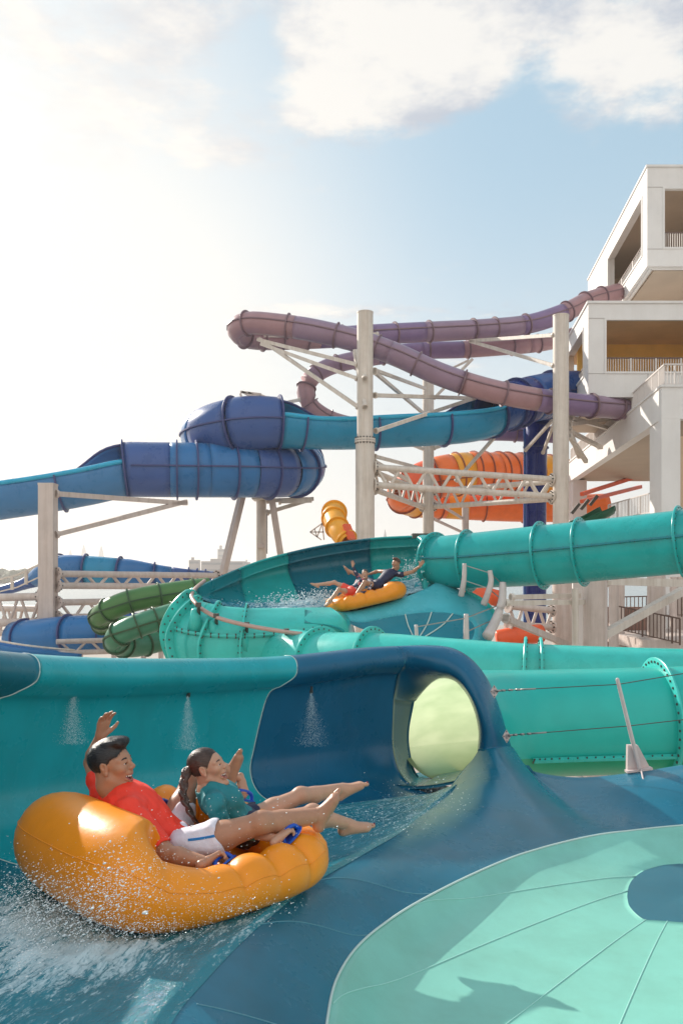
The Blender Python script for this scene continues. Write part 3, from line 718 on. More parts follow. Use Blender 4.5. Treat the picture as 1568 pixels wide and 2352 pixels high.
def head_parts(root, c, fwd, up, s, skin, hair, neck, female=False, h=.003, tilt_mouth=.0, detail=True):
    """returns the skin field of the head; hair, eyes, mouth become parts"""
    B = basis(fwd, up)
    T = lambda x, y, z: c+(x*B[0]+y*B[1]+z*B[2])*s
    H = Field(c-np.ones(3)*.20*s, c+np.ones(3)*.20*s, h)
    E = lambda x, y, z, rx, ry, rz, k=.015, op='+': H.ell(T(x, y, z), (rx*s, ry*s, rz*s), B, k*s, op)
    C = lambda a, b, r0, r1, k=.012, op='+': H.cone(T(*a), T(*b), r0*s, r1*s, k*s, op)
    j = .9 if female else 1.0
    E(-.018, 0, .034, .096, .075, .086); E(.030, 0, .012, .066, .063, .075); E(.036, 0, -.032, .056, .054*j, .074, .02)
    for y in (1, -1):
        C((-.004, .050*y*j, -.058), (.058, .020*y, -.112), .020, .017, .025)
        E(.062, .040*y, -.018, .022, .020, .018, .025)
        C((.078, .016*y, .026), (.066, .050*y, .022), .010, .009, .014)
    E(.080, 0, -.116, .019, .022, .017, .02)
    nx = .1065 if female else .1105
    C((.086, 0, .022), (nx, 0, -.018), .0070, .0090 if not female else .0080, .010); C((nx, 0, -.018), (.092, 0, -.034), .0088, .008, .008)
    for y in (1, -1): E(.101, .0115*y, -.024, .012, .008, .0085, .006)
    E(.084, .0, -.046, .017, .026, .012, .012)
    for y in (1, -1): E(.085, .031*y, .004, .013, .016, .0095, .008, '-')
    for y in (1, -1):
        C((.0885, .016*y, .0095), (.0875, .030*y, .0120), .0050, .0052, .003); C((.0875, .030*y, .0120), (.0790, .046*y, .0065), .0052, .0050, .003)
        C((.0875, .017*y, -.0055), (.0870, .030*y, -.0065), .0048, .0050, .003); C((.0870, .030*y, -.0065), (.0785, .045*y, -.0020), .0050, .0048, .003)
    # open laughing mouth
    E(.086, 0, -.071, .036, .033, .0180, .006, '-')
    for a in range(6):
        t0 = (-1+a/3.); t1 = (-1+(a+1)/3.)
        q = lambda t, z, d: (.094-.028*t*t+d, .032*t, z)
        C(q(t0, -.0545+.008*t0*t0, 0), q(t1, -.0545+.008*t1*t1, 0), .0055, .0055, .005)
        C(q(t0, -.0905+.034*t0*t0, -.007), q(t1, -.0905+.034*t1*t1, -.007), .0065, .0065, .005)
    for y in (1, -1):
        E(-.008, .074*y, -.004, .020, .009, .031, .005); E(-.010, .080*y, .010, .017, .010, .020, .006); E(.0, .077*y, -.030, .009, .008, .010, .006)
        E(-.004, .088*y, .004, .010, .007, .016, .004, '-')
    nr = .050 if female else .060
    C((-.030, 0, -.045), (-.034, 0, -.10), nr, nr, .03)
    H.cone(T(-.034, 0, -.09), neck, nr*s, nr*1.08*s, .03*s)
    # hair
    K = Field(c-np.ones(3)*.22*s, c+np.ones(3)*.22*s, h)
    kE = lambda x, y, z, rx, ry, rz, k=.012, op='+': K.ell(T(x, y, z), (rx*s, ry*s, rz*s), B, k*s, op)
    if female:
        kE(-.020, 0, .036, .101, .081, .090); kE(.075, 0, -.035, .078, .095, .105, .006, '-')
        K.plane(T(-.02, 0, -.058), -B[2]*1.0+B[0]*.25); kE(.0, .085, -.012, .026, .05, .036, .006, '-'); kE(.0, -.085, -.012, .026, .05, .036, .006, '-')
    else:
        kE(-.020, 0, .040, .105, .084, .092); kE(.034, 0, .112, .062, .062, .028, .03); kE(.070, 0, .106, .030, .052, .022, .02)
        kE(.100, 0, -.022, .078, .090, .100, .006, '-'); kE(.062, .088, -.02, .055, .05, .08, .008, '-'); kE(.062, -.088, -.02, .055, .05, .08, .008, '-')
        K.plane(T(-.03, 0, -.075), -B[2]*.9+B[0]*.5); kE(.002, .088, -.010, .024, .04, .034, .006, '-'); kE(.002, -.088, -.010, .024, .04, .034, .006, '-')
    if detail: K.wrinkle(.0009*s, 90, 5)
    v, f = K.mesh(); v = relax(v, f, 1); hm_ = [0]*len(f)
    if detail:      # combed strands lying on the hair
        r = np.random.default_rng(3); a = v[f[:, 0]]; nn = np.cross(v[f[:, 2]]-v[f[:, 0]], v[f[:, 3]]-v[f[:, 1]]); nn /= np.maximum(1e-9, np.linalg.norm(nn, axis=1))[:, None]
        c0 = v[f].mean(1); loc = (c0-c)@B.T/s; out_ = ((c0-T(-.02, 0, .02))*nn).sum(1) > 0; nn[~out_] *= -1
        pick = r.choice(len(f), min(len(f), 2600), replace=False); sv = []; sf = []; n0 = len(v)
        for i in pick:
            x, y, z = loc[i]; p = c0[i]; n_ = nn[i]
            if female: d = -B[0]*1.0+B[2]*(.25-z*3)+B[1]*(-y*4)
            else:
                top = np.clip((z-.075)/.03, 0, 1); d = (-B[0]*.55-B[2]*.8)*(1-top)+(-B[0]*.9+B[1]*.25)*top
                if x > .045 and z > .09: d = B[2]*.7-B[0]*.55+B[1]*.2
            d = d+r.normal(size=3)*.16; d = d-n_*(d@n_); d = nz(d); wv = np.cross(d, n_)*.0011*s; ln = r.uniform(.010, .024)*s; lift = r.uniform(.0008, .0026)*s*(1.0 if not female else .6)
            q = [p-wv, p+wv, p+d*ln*.5+wv*.8+n_*lift, p+d*ln*.5-wv*.8+n_*lift, p+d*ln+n_*lift*.8]
            k = n0+len(sv); sv += q; sf += [(k, k+1, k+2, k+3), (k+3, k+2, k+4)]
        v = np.vstack([v, np.array(sv)]); f = [tuple(q) for q in f]+sf
    mk('hair', v, f, hair, root)
    for y in (1, -1):
        s_ = MB(); s_.ball(T(.0765, .030*y, .0035), .0120*s, 14, 10, 0); s_.ball(T(.0846, .0305*y, .003), .0056*s, 10, 8, 1)
        s_.build('eye', [M['eyewhite'], M['iris']], root, True)
    for y in (1, -1):
        s_ = MB()
        p = [(.0885, .014*y, .024), (.0900, .026*y, .0295), (.0835, .040*y, .0285), (.072, .052*y, .021)]
        s_.pipe(cr([T(*q) for q in p], 4), np.interp(np.linspace(0, 1, 13), [0, .3, 1], [.0042, .0046, .002])*s, 6)
        s_.build('eyebrow', hair, root, True)
    s_ = MB(); s_.ball(T(.060, 0, -.071), 1, 14, 10, 0, (.022*s, .028*s, .018*s)); s_.build('mouth_inside', M['mouth'], root, True)
    F1 = Field(c-np.ones(3)*.16*s, c+np.ones(3)*.16*s, .002)
    for a in range(8):
        t = (a-3.5)/3.5; F1.ell(T(.0885-.025*t*t, .028*t, -.0625+.005*t*t), (.0045*s, .0042*s, .0068*s), B, .001)
    v, f = F1.mesh(); mk('teeth', v, f, M['teeth'], root)
    s_ = MB()
    q = [T(.0992-.028*t*t, .032*t, -.0558+.008*t*t) for t in np.linspace(-1, 1, 9)]; s_.pipe(q, .0034*s, 6)
    q = [T(.0930-.028*t*t, .032*t, -.0888+.034*t*t) for t in np.linspace(-1, 1, 9)]; s_.pipe(q, .0044*s, 6)
    s_.build('lips', M['lip'], root, True)
    return H, T, B

def limb(Fd, pts, rs, k=.03, grow=0.):
    Fd.chain([np.asarray(p) for p in pts], [r+grow for r in rs], k)
def leg(Fd, hip, knee, ankle, s, k=.03, grow=0., front=None, lower=True):
    hip, knee, ankle = map(np.asarray, (hip, knee, ankle)); front = nz(front)
    m1 = hip*.5+knee*.5; Fd.cone(hip, m1, .082*s+grow, .070*s+grow, k); Fd.cone(m1, knee, .070*s+grow, .052*s+grow, k)
    if not lower: return
    Fd.ell(knee+front*.014*s, (.048*s+grow,)*3, None, k)
    c = knee*.68+ankle*.32-front*.016*s
    Fd.cone(knee, c, .048*s, .052*s, k); Fd.cone(c, ankle, .052*s, .034*s, k); Fd.cone(knee+front*.008*s, ankle+front*.004*s, .040*s, .032*s, k)
def arm(Fd, sh, el, wr, s, k=.014, grow=0., t1=1.):
    sh, el, wr = map(np.asarray, (sh, el, wr))
    e = sh+(el-sh)*t1
    if t1 < .5: Fd.cone(sh, e, .054*s+grow, .052*s+grow, k); return
    Fd.cone(sh, sh*.5+el*.5, .054*s+grow, .049*s+grow, k)
    if t1 > .5: Fd.cone(sh*.5+el*.5, e, .049*s+grow, .042*s+grow, k)
    if t1 >= 1 and grow == 0:
        c = el*.7+wr*.3; Fd.cone(el, c, .040*s, .044*s, k); Fd.cone(c, wr, .044*s, .027*s, k)

def person(name, label, loc, J, s, skin, hair, shirt, shorts, female=False, hands=(), feet=(), h=.006, hh=.003, detail=True, sleeve=(.62, .62), short_len=.55, shirt_hem=.0, group=None):
    """J: joints in the world. near and far are the two sides of the body"""
    root = thing(name, label, 'person', loc, group)
    for q in J: J[q] = np.asarray(J[q], float)
    pts = np.array(list(J.values())); lo = pts.min(0)-.2*s; hi = pts.max(0)+.2*s
    Bd = Field(lo, hi, h)
    pel, neck = J['pelvis'], J['neck']; sn, sf = J['sh_near'], J['sh_far']; hn, hf = J['hip_near'], J['hip_far']
    spine = nz(neck-pel); lat = nz(sf-sn); lat = nz(lat-spine*(lat@spine)); fwd = nz(np.cross(spine, lat)*J['side'] if False else np.cross(lat, spine)); 
    if fwd@J['facing'] < 0: fwd = -fwd
    Bt = np.stack([fwd, lat, spine]); ch = pel+(neck-pel)*.66; ab = pel+(neck-pel)*.34; mid = (sn+sf)/2
    wd = .82 if female else 1.
    def torso(Fd, g=0., sleeves=None):
        Fd.ell(ch+fwd*.010*s, (.108*s*wd+g, .165*s*wd+g, .17*s+g), Bt, .05); Fd.ell(ab, (.092*s*wd+g, .138*s*wd+g, .15*s+g), Bt, .06)
        Fd.ell(pel, (.105*s+g, .155*s+g, .11*s+g), Bt, .05); Fd.cone(sn, sf, .056*s+g, .056*s+g, .06); Fd.cone(ch+(neck-pel)*.12, neck, .10*s*wd+g, .055*s+g, .05)
        if female: Fd.ell(ch+fwd*.075*s+lat*.06*s-spine*.01, (.05*s+g, .055*s+g, .055*s+g), Bt, .04); Fd.ell(ch+fwd*.075*s-lat*.06*s-spine*.01, (.05*s+g, .055*s+g, .055*s+g), Bt, .04)
    torso(Bd)
    arm(Bd, sn, J['el_near'], J['wr_near'], s*(.80 if female else 1)); arm(Bd, sf, J['el_far'], J['wr_far'], s*(.80 if female else 1))
    for q in ('near', 'far'):
        hp, kn, an = J['hip_'+q], J['kn_'+q], J['an_'+q]
        fr = np.cross(np.cross(an-hp, kn-hp), an-hp); fr = kn-(hp+(an-hp)*(((kn-hp)@(an-hp))/((an-hp)@(an-hp)))); fr = fr if np.linalg.norm(fr) > 1e-3 else np.array((0, 0, 1.))
        leg(Bd, hp, kn, an, s*(.92 if female else 1), front=fr+np.array((0, 0, .02)))
    fields = [Bd]
    H, T, B = head_parts(root, J['head'], J['face'], J['up'], s, skin, hair, neck, female, hh, detail=detail)
    fields.append(H)
    for a in hands: fields.append(hand_field(*a))
    nails = []
    for a in feet: q = foot_field(*a); fields.append(q); nails.append(q.tips)
    v, f = mesh_fields(fields, 2); body = mk('body', v, f, skin, root)
    # shirt
    S = Field(lo, hi, h); g = .010
    torso(S, g)
    arm(S, sn, J['el_near'], J['wr_near'], s*(.80 if female else 1), grow=g+.002, t1=min(1., sleeve[0])); arm(S, sf, J['el_far'], J['wr_far'], s*(.80 if female else 1), grow=g+.002, t1=min(1., sleeve[1]))
    for q, sv in (('near', sleeve[0]), ('far', sleeve[1])):
        if sv > 1: S.cone(J['el_'+q], J['el_'+q]+(J['wr_'+q]-J['el_'+q])*(sv-1), .048*s, .040*s, .02)
    for q, sv in (('near', sleeve[0]), ('far', sleeve[1])):       # clean cuffs
        if 0 < sv <= 1:
            d = J['el_'+q]-J['sh_'+q]; c = J['sh_'+q]+d*sv; S.cone(c+nz(d)*.052*s, c+nz(d)*.15*s, .066*s, .066*s, .003, '-')
    S.plane(pel-spine*(.02*s)+spine*shirt_hem, -spine)
    S.cone(neck-spine*.005*s+fwd*.012*s, neck+spine*.14*s, .062*s, .075*s, .004, '-')
    if detail: S.wrinkle(.0036, 52, 3); S.wrinkle(.0022, 105, 6)
    v, f = S.mesh(); v = relax(v, f, 2); sh = mk('shirt', v, f, shirt, root)
    # shorts
    S = Field(lo, hi, h); g = .014
    S.ell(pel, (.105*s+g, .155*s+g, .11*s+g), Bt, .03)
    for q in ('near', 'far'):
        hp, kn = J['hip_'+q], J['kn_'+q]; d = kn-hp; e = hp+d*short_len
        S.cone(hp, e, .082*s+g, .074*s+g+.006, .03)
    for q in ('near', 'far'):
        hp, kn = J['hip_'+q], J['kn_'+q]; d = kn-hp; e = hp+d*short_len; S.cone(e+nz(d)*.088*s, e+nz(d)*.22*s, .10*s, .10*s, .003, '-')
    S.plane(pel+spine*.085*s, spine)
    if detail: S.wrinkle(.005, 42, 9); S.wrinkle(.0028, 95, 4)
    v, f = S.mesh(); v = relax(v, f, 2); so_ = mk('shorts', v, f, shorts, root)
    return root, T, B, body, sh, so_, nails
# ------------------------------------------------------------------ rafts
def raft(label, O, yaw, pitch, roll, L, W, r_rear, r_mid, r_front, handles, s=1., n=260, far_k=1.):
    """double ring raft: O centre of the underside, L and W half sizes of the outline"""
    root = thing('inflatable_raft', label, 'raft', O)
    R = (Matrix.Rotation(yaw, 3, 'Z') @ Matrix.Rotation(pitch, 3, 'Y') @ Matrix.Rotation(roll, 3, 'X'))
    R = np.array(R); O = np.asarray(O, float)
    W2 = lambda q: O+np.asarray(q) @ R.T
    # superellipse outline, sampled evenly
    t = np.linspace(0, 2*PI, 1200, endpoint=False); e = 2/3.6
    out = np.stack([L*np.sign(np.cos(t))*np.abs(np.cos(t))**e, W*np.sign(np.sin(t))*np.abs(np.sin(t))**e], 1)
    out = resample(out, n=n, closed=True)
    p = out[:, 0]/L
    r = np.interp(p, [-1, -.86, -.60, -.25, .25, .8, 1], [r_rear, r_rear*.96, r_mid*1.32, r_mid*1.04, r_mid*1.06, r_front*.95, r_front])
    lob = np.abs(np.sin((out[:, 0]/L*6.6+.35)*PI/2)); side = np.clip((np.abs(out[:, 1])/W-.55)/.3, 0, 1)
    r = r*(1+side*np.interp(p, [-.25, .05, .9, 1], [0, 1, 1, .3])*(.24*np.sqrt(lob)-.17))
    r = r*(1+.42*np.clip(out[:, 1]/W*1.2, 0, 1)*np.interp(p, [-1, -.45, -.05, .7, 1], [0, 0, 1, 1, .3])*far_k)
    nrm = np.stack([np.gradient(np.r_[out[-1:, 1], out[:, 1], out[:1, 1]])[1:-1], -np.gradient(np.r_[out[-1:, 0], out[:, 0], out[:1, 0]])[1:-1]], 1)
    nrm /= np.linalg.norm(nrm, axis=1)[:, None]
    for _ in range(60): nrm = (np.roll(nrm, 1, 0)+nrm*2+np.roll(nrm, -1, 0))/4
    nrm /= np.linalg.norm(nrm, axis=1)[:, None]
    cl = out-nrm*r[:, None]
    for _ in range(30): cl = (np.roll(cl, 1, 0)+cl*2+np.roll(cl, -1, 0))/4
    zc = r*.97; k = 28; an = np.arange(k)*2*PI/k
    V = np.zeros((n, k, 3))
    V[:, :, :2] = cl[:, None, :]+nrm[:, None, :]*(np.cos(an)[None, :, None]*r[:, None, None])
    V[:, :, 2] = zc[:, None]+np.sin(an)[None, :]*r[:, None]*1.0
    # welt lines pressed into the skin
    cr_ = np.clip((lob < .16)*(p > -.2)*(np.abs(out[:, 1])/W > .6), 0, 1)
    f = [(i*k+j, ((i+1) % n)*k+j, ((i+1) % n)*k+(j+1) % k, i*k+(j+1) % k) for i in range(n) for j in range(k)]
    RINGV = W2(V.reshape(-1, 3)); f0 = f; mk('ring_tube', RINGV, f, M['orange'], root)
    for a in (.42, 2.45):
        q = np.stack([cl[:, 0]+nrm[:, 0]*np.cos(a)*r, cl[:, 1]+nrm[:, 1]*np.cos(a)*r, zc+np.sin(a)*r], 1); q = np.vstack([q, q[:1]])
        s_ = MB(); s_.pipe(W2(q)-np.array((0, 0, .0012)), .0032*s, 6); s_.build('welded_seam', M['orange'], root, True)
    # cross cushions and floor
    inner = cl-nrm*r[:, None]*.55
    fl = []
    for q in np.linspace(-.9, .9, 40): pass
    m = 24; rows = []
    for a in np.linspace(0, 1, m):
        g = inner*a; z = .055*s+.012*s*np.sin(g[:, 0]/L*22); rows.append(np.stack([g[:, 0], g[:, 1], z], 1))
    V = np.array(rows); f = [((i)*n+j, i*n+(j+1) % n, (i+1)*n+(j+1) % n, (i+1)*n+j) for i in range(m-1) for j in range(n)]
    mk('floor_cushion', W2(V.reshape(-1, 3)), f, M['orange'], root)
    xs = .18*L; Y = np.linspace(-W+r_mid*1.3, W-r_mid*1.3, 24)
    s_ = MB(); q = np.stack([0*Y+xs, Y, 0*Y+r_mid*.62], 1); s_.pipe(W2(q), r_mid*.62, 18); s_.build('cross_cushion', M['orange'], root, True)
    from mathutils.bvhtree import BVHTree
    RB = BVHTree.FromPolygons([Vector(q) for q in RINGV.tolist()], f0)
    hits = []
    for (hp, hw, yawh) in handles:      # hp: position over the ring, world; yawh: direction along the ring
        eye = Vector((0, 0, HC)); lc, nn_, _, _ = RB.ray_cast(eye, (Vector(np.asarray(hp, float).tolist())-eye).normalized())
        if lc is None: lc, nn_, _, _ = RB.find_nearest(Vector(np.asarray(hp, float).tolist()))
        up = np.array(nn_); up = up if up[2] > 0 else -up; c = np.array(lc)+up*.002; d = nz(np.asarray(yawh)-up*(np.asarray(yawh)@up)); hits.append((c, up, d)); x = nz(np.cross(d, up)); s_ = MB()
        ln = .085*s*hw
        g = [c+d*ln*math.cos(a)*1.12+x*.034*s*math.sin(a)+up*.002 for a in np.linspace(0, 2*PI, 24, endpoint=False)]
        b = [q+up*.010*s for q in g]; v = np.array(g+b); f = [tuple(range(24, 48)), tuple(range(23, -1, -1))]+[(i, (i+1) % 24, 24+(i+1) % 24, 24+i) for i in range(24)]
        s_.add(v, f)
        a = cr([c-d*ln*.85+up*.008, c-d*ln*.62+up*.045*s, c+up*.056*s, c+d*ln*.62+up*.045*s, c+d*ln*.85+up*.008], 6)
        s_.pipe(a, .0125*s, 8); s_.build('handle', M['handle'], root, sharp=50)
    return root, hits, R
RO = np.array((-.890, 4.392, 5.36))
YAW = math.radians(43)
hd = np.array((math.cos(YAW), math.sin(YAW), 0)); hv = np.array((-hd[1], hd[0], 0))
RAFT, HND, RR = raft('orange inflatable raft in the foreground carrying the man in the red shirt', RO, YAW, math.radians(1.0), math.radians(-1), .72, .705, .250, .118, .138,
    [(P(507, 1976, 4.06), .85, hd+hv*.1), (P(672, 1924, 4.42), .8, hd), (P(357, 1852, 4.82), 1.0, hd), (P(560, 1824, 5.02), 1.05, hd)])
# ------------------------------------------------------------------ the couple in the foreground raft
def couple():
    X = np.array((1, 0, 0.)); Yv = np.array((0, 1., 0)); Z = np.array((0, 0, 1.))
    J = dict(pelvis=P(398, 1938, 4.42), neck=P(268, 1822, 4.34), sh_near=P(298, 1862, 4.17), sh_far=P(238, 1826, 4.50),
        el_near=P(385, 1962, 4.06), wr_near=P(478, 1955, 4.06), el_far=P(211, 1752, 4.66), wr_far=P(231, 1692, 4.58),
        hip_near=P(424, 1950, 4.26), hip_far=P(392, 1916, 4.57), kn_near=P(600, 1890, 4.27), an_near=P(728, 1874, 4.42),
        kn_far=P(440, 1792, 4.80), an_far=P(522, 1778, 5.02), head=P(259, 1757, 4.34))
    c, up_, d = HND[0]; J['wr_near'] = c+up_*.075-d*.085; hm = nz(c+up_*.062+d*.02-J['wr_near'])
    J2 = dict(J); fac = nz(X*.86+Yv*.25+Z*.3)
    J2.update(facing=fac, face=fac)
    pts = {k: v for k, v in J.items()}
    class D(dict): pass
    jj = dict(pts); 
    face = nz((.97, -.20, .17)); up = nz((-.20, .03, 1))
    toe = nz(P(775, 1822, 4.45)-P(735, 1878, 4.42)); 
    hands = [(J['wr_far'], nz(P(243, 1640, 4.56)-J['wr_far']), nz((.75, -.5, .1)), nz((.9, -.2, 0)), .175, .38, .35, .0035, .0),
             (J['wr_near'], hm, -up_, nz((.1, 1, .2)), .165, 1.25, 0, .0035, .8)]
    feet = [(J['an_near'], nz(J['an_near']-J['kn_near']), nz((.50, .1, .86)), nz((.85, .1, -.45)), .235, nz((0, 1, 0.))),
            (J['an_far'], nz(J['an_far']-J['kn_far']), nz((.32, .1, .92)), nz((.9, -.3, -.25)), .225, nz((0, -1, 0.)))]
    return jj, face, up, fac, hands, feet
def make_person(name, label, J, face, up, fac, loc, **k):
    J = dict(J); core = dict(J)
    core_pts = {q: v for q, v in J.items()}
    JJ = core_pts; 
    class Joint(dict):
        def values(s): return [v for q, v in s.items() if q not in ('facing', 'face', 'up')]
    jj = Joint(JJ); jj['facing'] = fac; jj['face'] = face; jj['up'] = up
    return person(name, label, loc, jj, **k)
jj, face, up, fac, hands, feet = couple()
MAN, mT, mB, mbody, mshirt, mshorts, _ = make_person('person', 'man in red shirt and white shorts with one arm raised in the orange raft', jj, face, up, fac, jj['pelvis'],
    s=1.04, skin=M['skin'], hair=M['hairdark'], shirt=M['shirtred'], shorts=M['shorts'], hands=hands, feet=feet, sleeve=(.80, .55), short_len=.40, shirt_hem=.0)
def woman():
    J = dict(pelvis=P(556, 1898, 4.70), neck=P(478, 1812, 4.62), sh_near=P(492, 1846, 4.44), sh_far=P(492, 1818, 4.80),
        el_near=P(516, 1902, 4.46), wr_near=P(640, 1917, 4.50), el_far=P(502, 1756, 4.97), wr_far=P(549, 1800, 5.02),
        hip_near=P(570, 1906, 4.62), hip_far=P(566, 1888, 4.82), kn_near=P(718, 1868, 4.86), an_near=P(800, 1894, 5.0),
        kn_far=P(690, 1828, 5.02), an_far=P(786, 1812, 5.22), head=P(478, 1763, 4.62))
    c, up_, d = HND[1]; J['wr_near'] = c+up_*.06-d*.075; hm = nz(c+up_*.05+d*.02-J['wr_near'])
    c4, up4, d4 = HND[3]; J['wr_far'] = c4+up4*.085+np.array((-.03, .02, .03)); hm4 = nz(c4+up4*.05-J['wr_far'])
    fac = nz((.75, .2, .55)); face = nz((.93, -.16, .30)); up = nz((-.30, .03, 1))
    hands = [(J['wr_far'], hm4, nz((-.3, .1, -1)), nz((.2, -1, .2)), .145, .9, 0, .0035, .5),
             (J['wr_near'], hm, -up_, nz((.1, 1, .2)), .145, 1.2, 0, .0035, .7)]
    feet = [(J['an_near'], nz(J['an_near']-J['kn_near']), nz((.93, .15, .10)), nz((.1, .05, -1)), .215, nz((0, 1, 0.))),
            (J['an_far'], nz(J['an_far']-J['kn_far']), nz((.86, .1, .42)), nz((.35, .0, -.9)), .21, nz((0, -1, 0.)))]
    return J, face, up, fac, hands, feet
jj, face, up, fac, hands, feet = woman()
WOMAN, wT, wB, wbody, wshirt, wshorts, nails = make_person('person', 'laughing woman with a braid and teal rash vest in the foreground raft', jj, face, up, fac, jj['pelvis'],
    s=.93, skin=M['skinf'], hair=M['hairbrown'], shirt=M['shirtteal'], shorts=M['navycloth'], female=True, hands=hands, feet=feet, sleeve=(1.55, .8), short_len=.14, shirt_hem=.02)
for tips in nails:
    s_ = MB()
    for (c, r, t, so__, sd) in tips: s_.ball(c+t*r*.45, 1, 8, 6, 0, (r*.55, r*.55, r*.45))
    s_.build('toenails', M['nail'], WOMAN, True)
# braid: three strands round each other
def braid():
    p = cr(Ps([(444, 1757, 4.62), (432, 1766, 4.60), (424, 1792, 4.56), (421, 1825, 4.52), (432, 1855, 4.50), (445, 1880, 4.50), (462, 1897, 4.52)]), 10)
    p = resample(p, n=60); t, x, y = frames(p); Fd = Field(p.min(0)-.06, p.max(0)+.06, .0035)
    for k in range(3):
        ph = 2*PI*k/3; a = np.linspace(0, 13, 60)+ph; w_ = np.interp(np.linspace(0, 1, 60), [0, .1, .8, 1], [.012, .017, .012, .004])
        q = p+x*(np.sin(a)*w_)[:, None]+np.cross(t, x)*(np.sin(2*a)*w_*.5)[:, None]
        for i in range(59): Fd.cone(q[i], q[i+1], w_[i]*.80, w_[i+1]*.80, .002)
    v, f = Fd.mesh(); mk('braid', relax(v, f, 1), f, M['hairbrown'], WOMAN)
    s = MB(); s.ball(P(446, 1756, 4.62), .020, 10, 8); s.build('hair_tie', M['hairdark'], WOMAN, True)
braid()

# blue emblem and stripe printed on the white shorts
M['print'] = mat('blue_print', (.02, .22, .55), .6)
def printed(name, strokes, w_, root, mesh_o):
    from mathutils.bvhtree import BVHTree
    off = Vector(root.location); T_ = BVHTree.FromPolygons([v.co+off for v in mesh_o.data.vertices], [tuple(p.vertices) for p in mesh_o.data.polygons])
    eye = Vector((0, 0, HC)); s = MB(); ok = 0
    for st in strokes:
        q = resample(np.array([(x, y, 0.) for x, y in st], float), 1.5); pts = []
        for x, y, _ in q:
            d = (Vector(P(x, y, 5).tolist())-eye).normalized(); l, n, i, t = T_.ray_cast(eye, d)
            if l is not None: pts.append(np.array(l)+np.array(n)*.0008)
        if len(pts) > 2: s.pipe(np.array(pts), w_, 6); ok += 1
    if ok: s.build(name, M['print'], mesh_o, True)

printed('printed_emblem', [[(377, 1893), (386, 1879), (391, 1890), (398, 1883), (404, 1891)], [(377, 1893), (388, 1899), (391, 1890)], [(391, 1890), (396, 1898), (404, 1891)]], .0042, MAN, mshorts)
printed('printed_stripe', [[(432, 1928), (450, 1926), (470, 1923), (500, 1917)], [(432, 1931), (450, 1929), (470, 1926), (500, 1920)]], .0036, MAN, mshorts)
# ------------------------------------------------------------------ the second bowl slide, up the hill of slides
UB = thing('water_slide', 'turquoise bowl slide with long tubes behind the foreground slide, carrying the second raft', 'water slide', P(760, 1500, 19))
# back wall in coloured panels
kr_ = [(447, 1352, 18.2), (500, 1327, 19.5), (580, 1294, 20.5), (650, 1273, 21.0), (740, 1253, 21.3), (850, 1237, 21.4), (930, 1232, 21.2), (972, 1231, 20.8)]
km = [(453, 1362, 18.5), (505, 1352, 19.9), (582, 1330, 21.0), (652, 1315, 21.5), (742, 1300, 21.8), (850, 1284, 21.9), (930, 1276, 21.7), (980, 1274, 21.1)]
kb = [(463, 1374, 18.4), (515, 1384, 19.2), (596, 1388, 20.0), (680, 1384, 20.4), (765, 1375, 20.8), (862, 1350, 21.0), (938, 1336, 20.9), (984, 1326, 20.6)]
kf = [(475, 1384, 18.0), (530, 1397, 18.2), (610, 1402, 18.4), (690, 1404, 18.6), (790, 1408, 18.9), (880, 1392, 19.3), (950, 1365, 19.8), (990, 1345, 20.0)]
out0 = Ps(kr_)+np.array((0, .25, -.25)); lip = Ps(kr_)+np.array((0, -.06, -.03))
ga = loft([out0, Ps(kr_)+np.array((0, .10, .0)), Ps(kr_), lip, Ps(kr_)*.7+Ps(km)*.3+np.array((0, .12, 0)), Ps(km), Ps(km)*.4+Ps(kb)*.6+np.array((0, .12, -.02)), Ps(kb)], 8, 4)
nc = ga.shape[1]
def cols(x): return int(np.argmin([abs(784+F*q[0]/q[1]-x) for q in ga[8]]))
cuts = [0, cols(545), cols(660), cols(850), nc-1]
for a, b, m in zip(cuts[:-1], cuts[1:], ('turqdark', 'turq', 'navyteal', 'turq')):
    sh_ = np.zeros((ga.shape[0], b-a+1, 3)); sh_[:] = ga[:, a:b+1]
    v, f = shell(sh_, .04, True); mk('wall_panel', v, f, M[m], UB)
gfl = loft([Ps(kb), Ps(kb)*.5+Ps(kf)*.5-np.array((0, 0, .04)), Ps(kf)], 6, 5); v, f = shell(gfl, .04, True); mk('channel_floor', v, f, M['aqua'], UB)
# front wall seen from outside: rim, bulge, foot
fr0 = [(447, 1352, 18.2), (446, 1366, 17.7), (462, 1380, 17.4), (505, 1391, 17.3), (560, 1397, 17.3), (625, 1398, 17.5), (700, 1397, 17.8), (755, 1397, 18.1)]
fr1 = [(436, 1352, 18.2), (428, 1372, 17.5), (447, 1392, 17.1), (495, 1403, 17.0), (555, 1408, 17.0), (625, 1407, 17.2), (705, 1404, 17.5), (768, 1401, 17.9)]
fr2 = [(414, 1372, 18.3), (404, 1400, 17.3), (422, 1420, 16.8), (480, 1432, 16.6), (548, 1438, 16.6), (628, 1436, 16.8), (715, 1428, 17.1), (786, 1417, 17.6)]
fr3 = [(396, 1405, 18.4), (386, 1440, 17.3), (402, 1462, 16.7), (462, 1474, 16.5), (540, 1476, 16.5), (630, 1470, 16.7), (722, 1456, 17.0), (798, 1436, 17.6)]
fr4 = [(388, 1445, 18.5), (389, 1480, 17.3), (408, 1505, 16.7), (462, 1516, 16.5), (540, 1514, 16.5), (630, 1504, 16.7), (728, 1484, 17.1), (802, 1462, 17.7)]
fr5 = [(392, 1500, 18.6), (410, 1530, 17.4), (428, 1550, 16.8), (470, 1560, 16.6), (545, 1556, 16.6), (634, 1540, 16.8), (732, 1512, 17.2), (804, 1490, 17.8)]
frs = [Ps(q) for q in (fr0, fr1, fr2, fr3, fr4, fr5)]
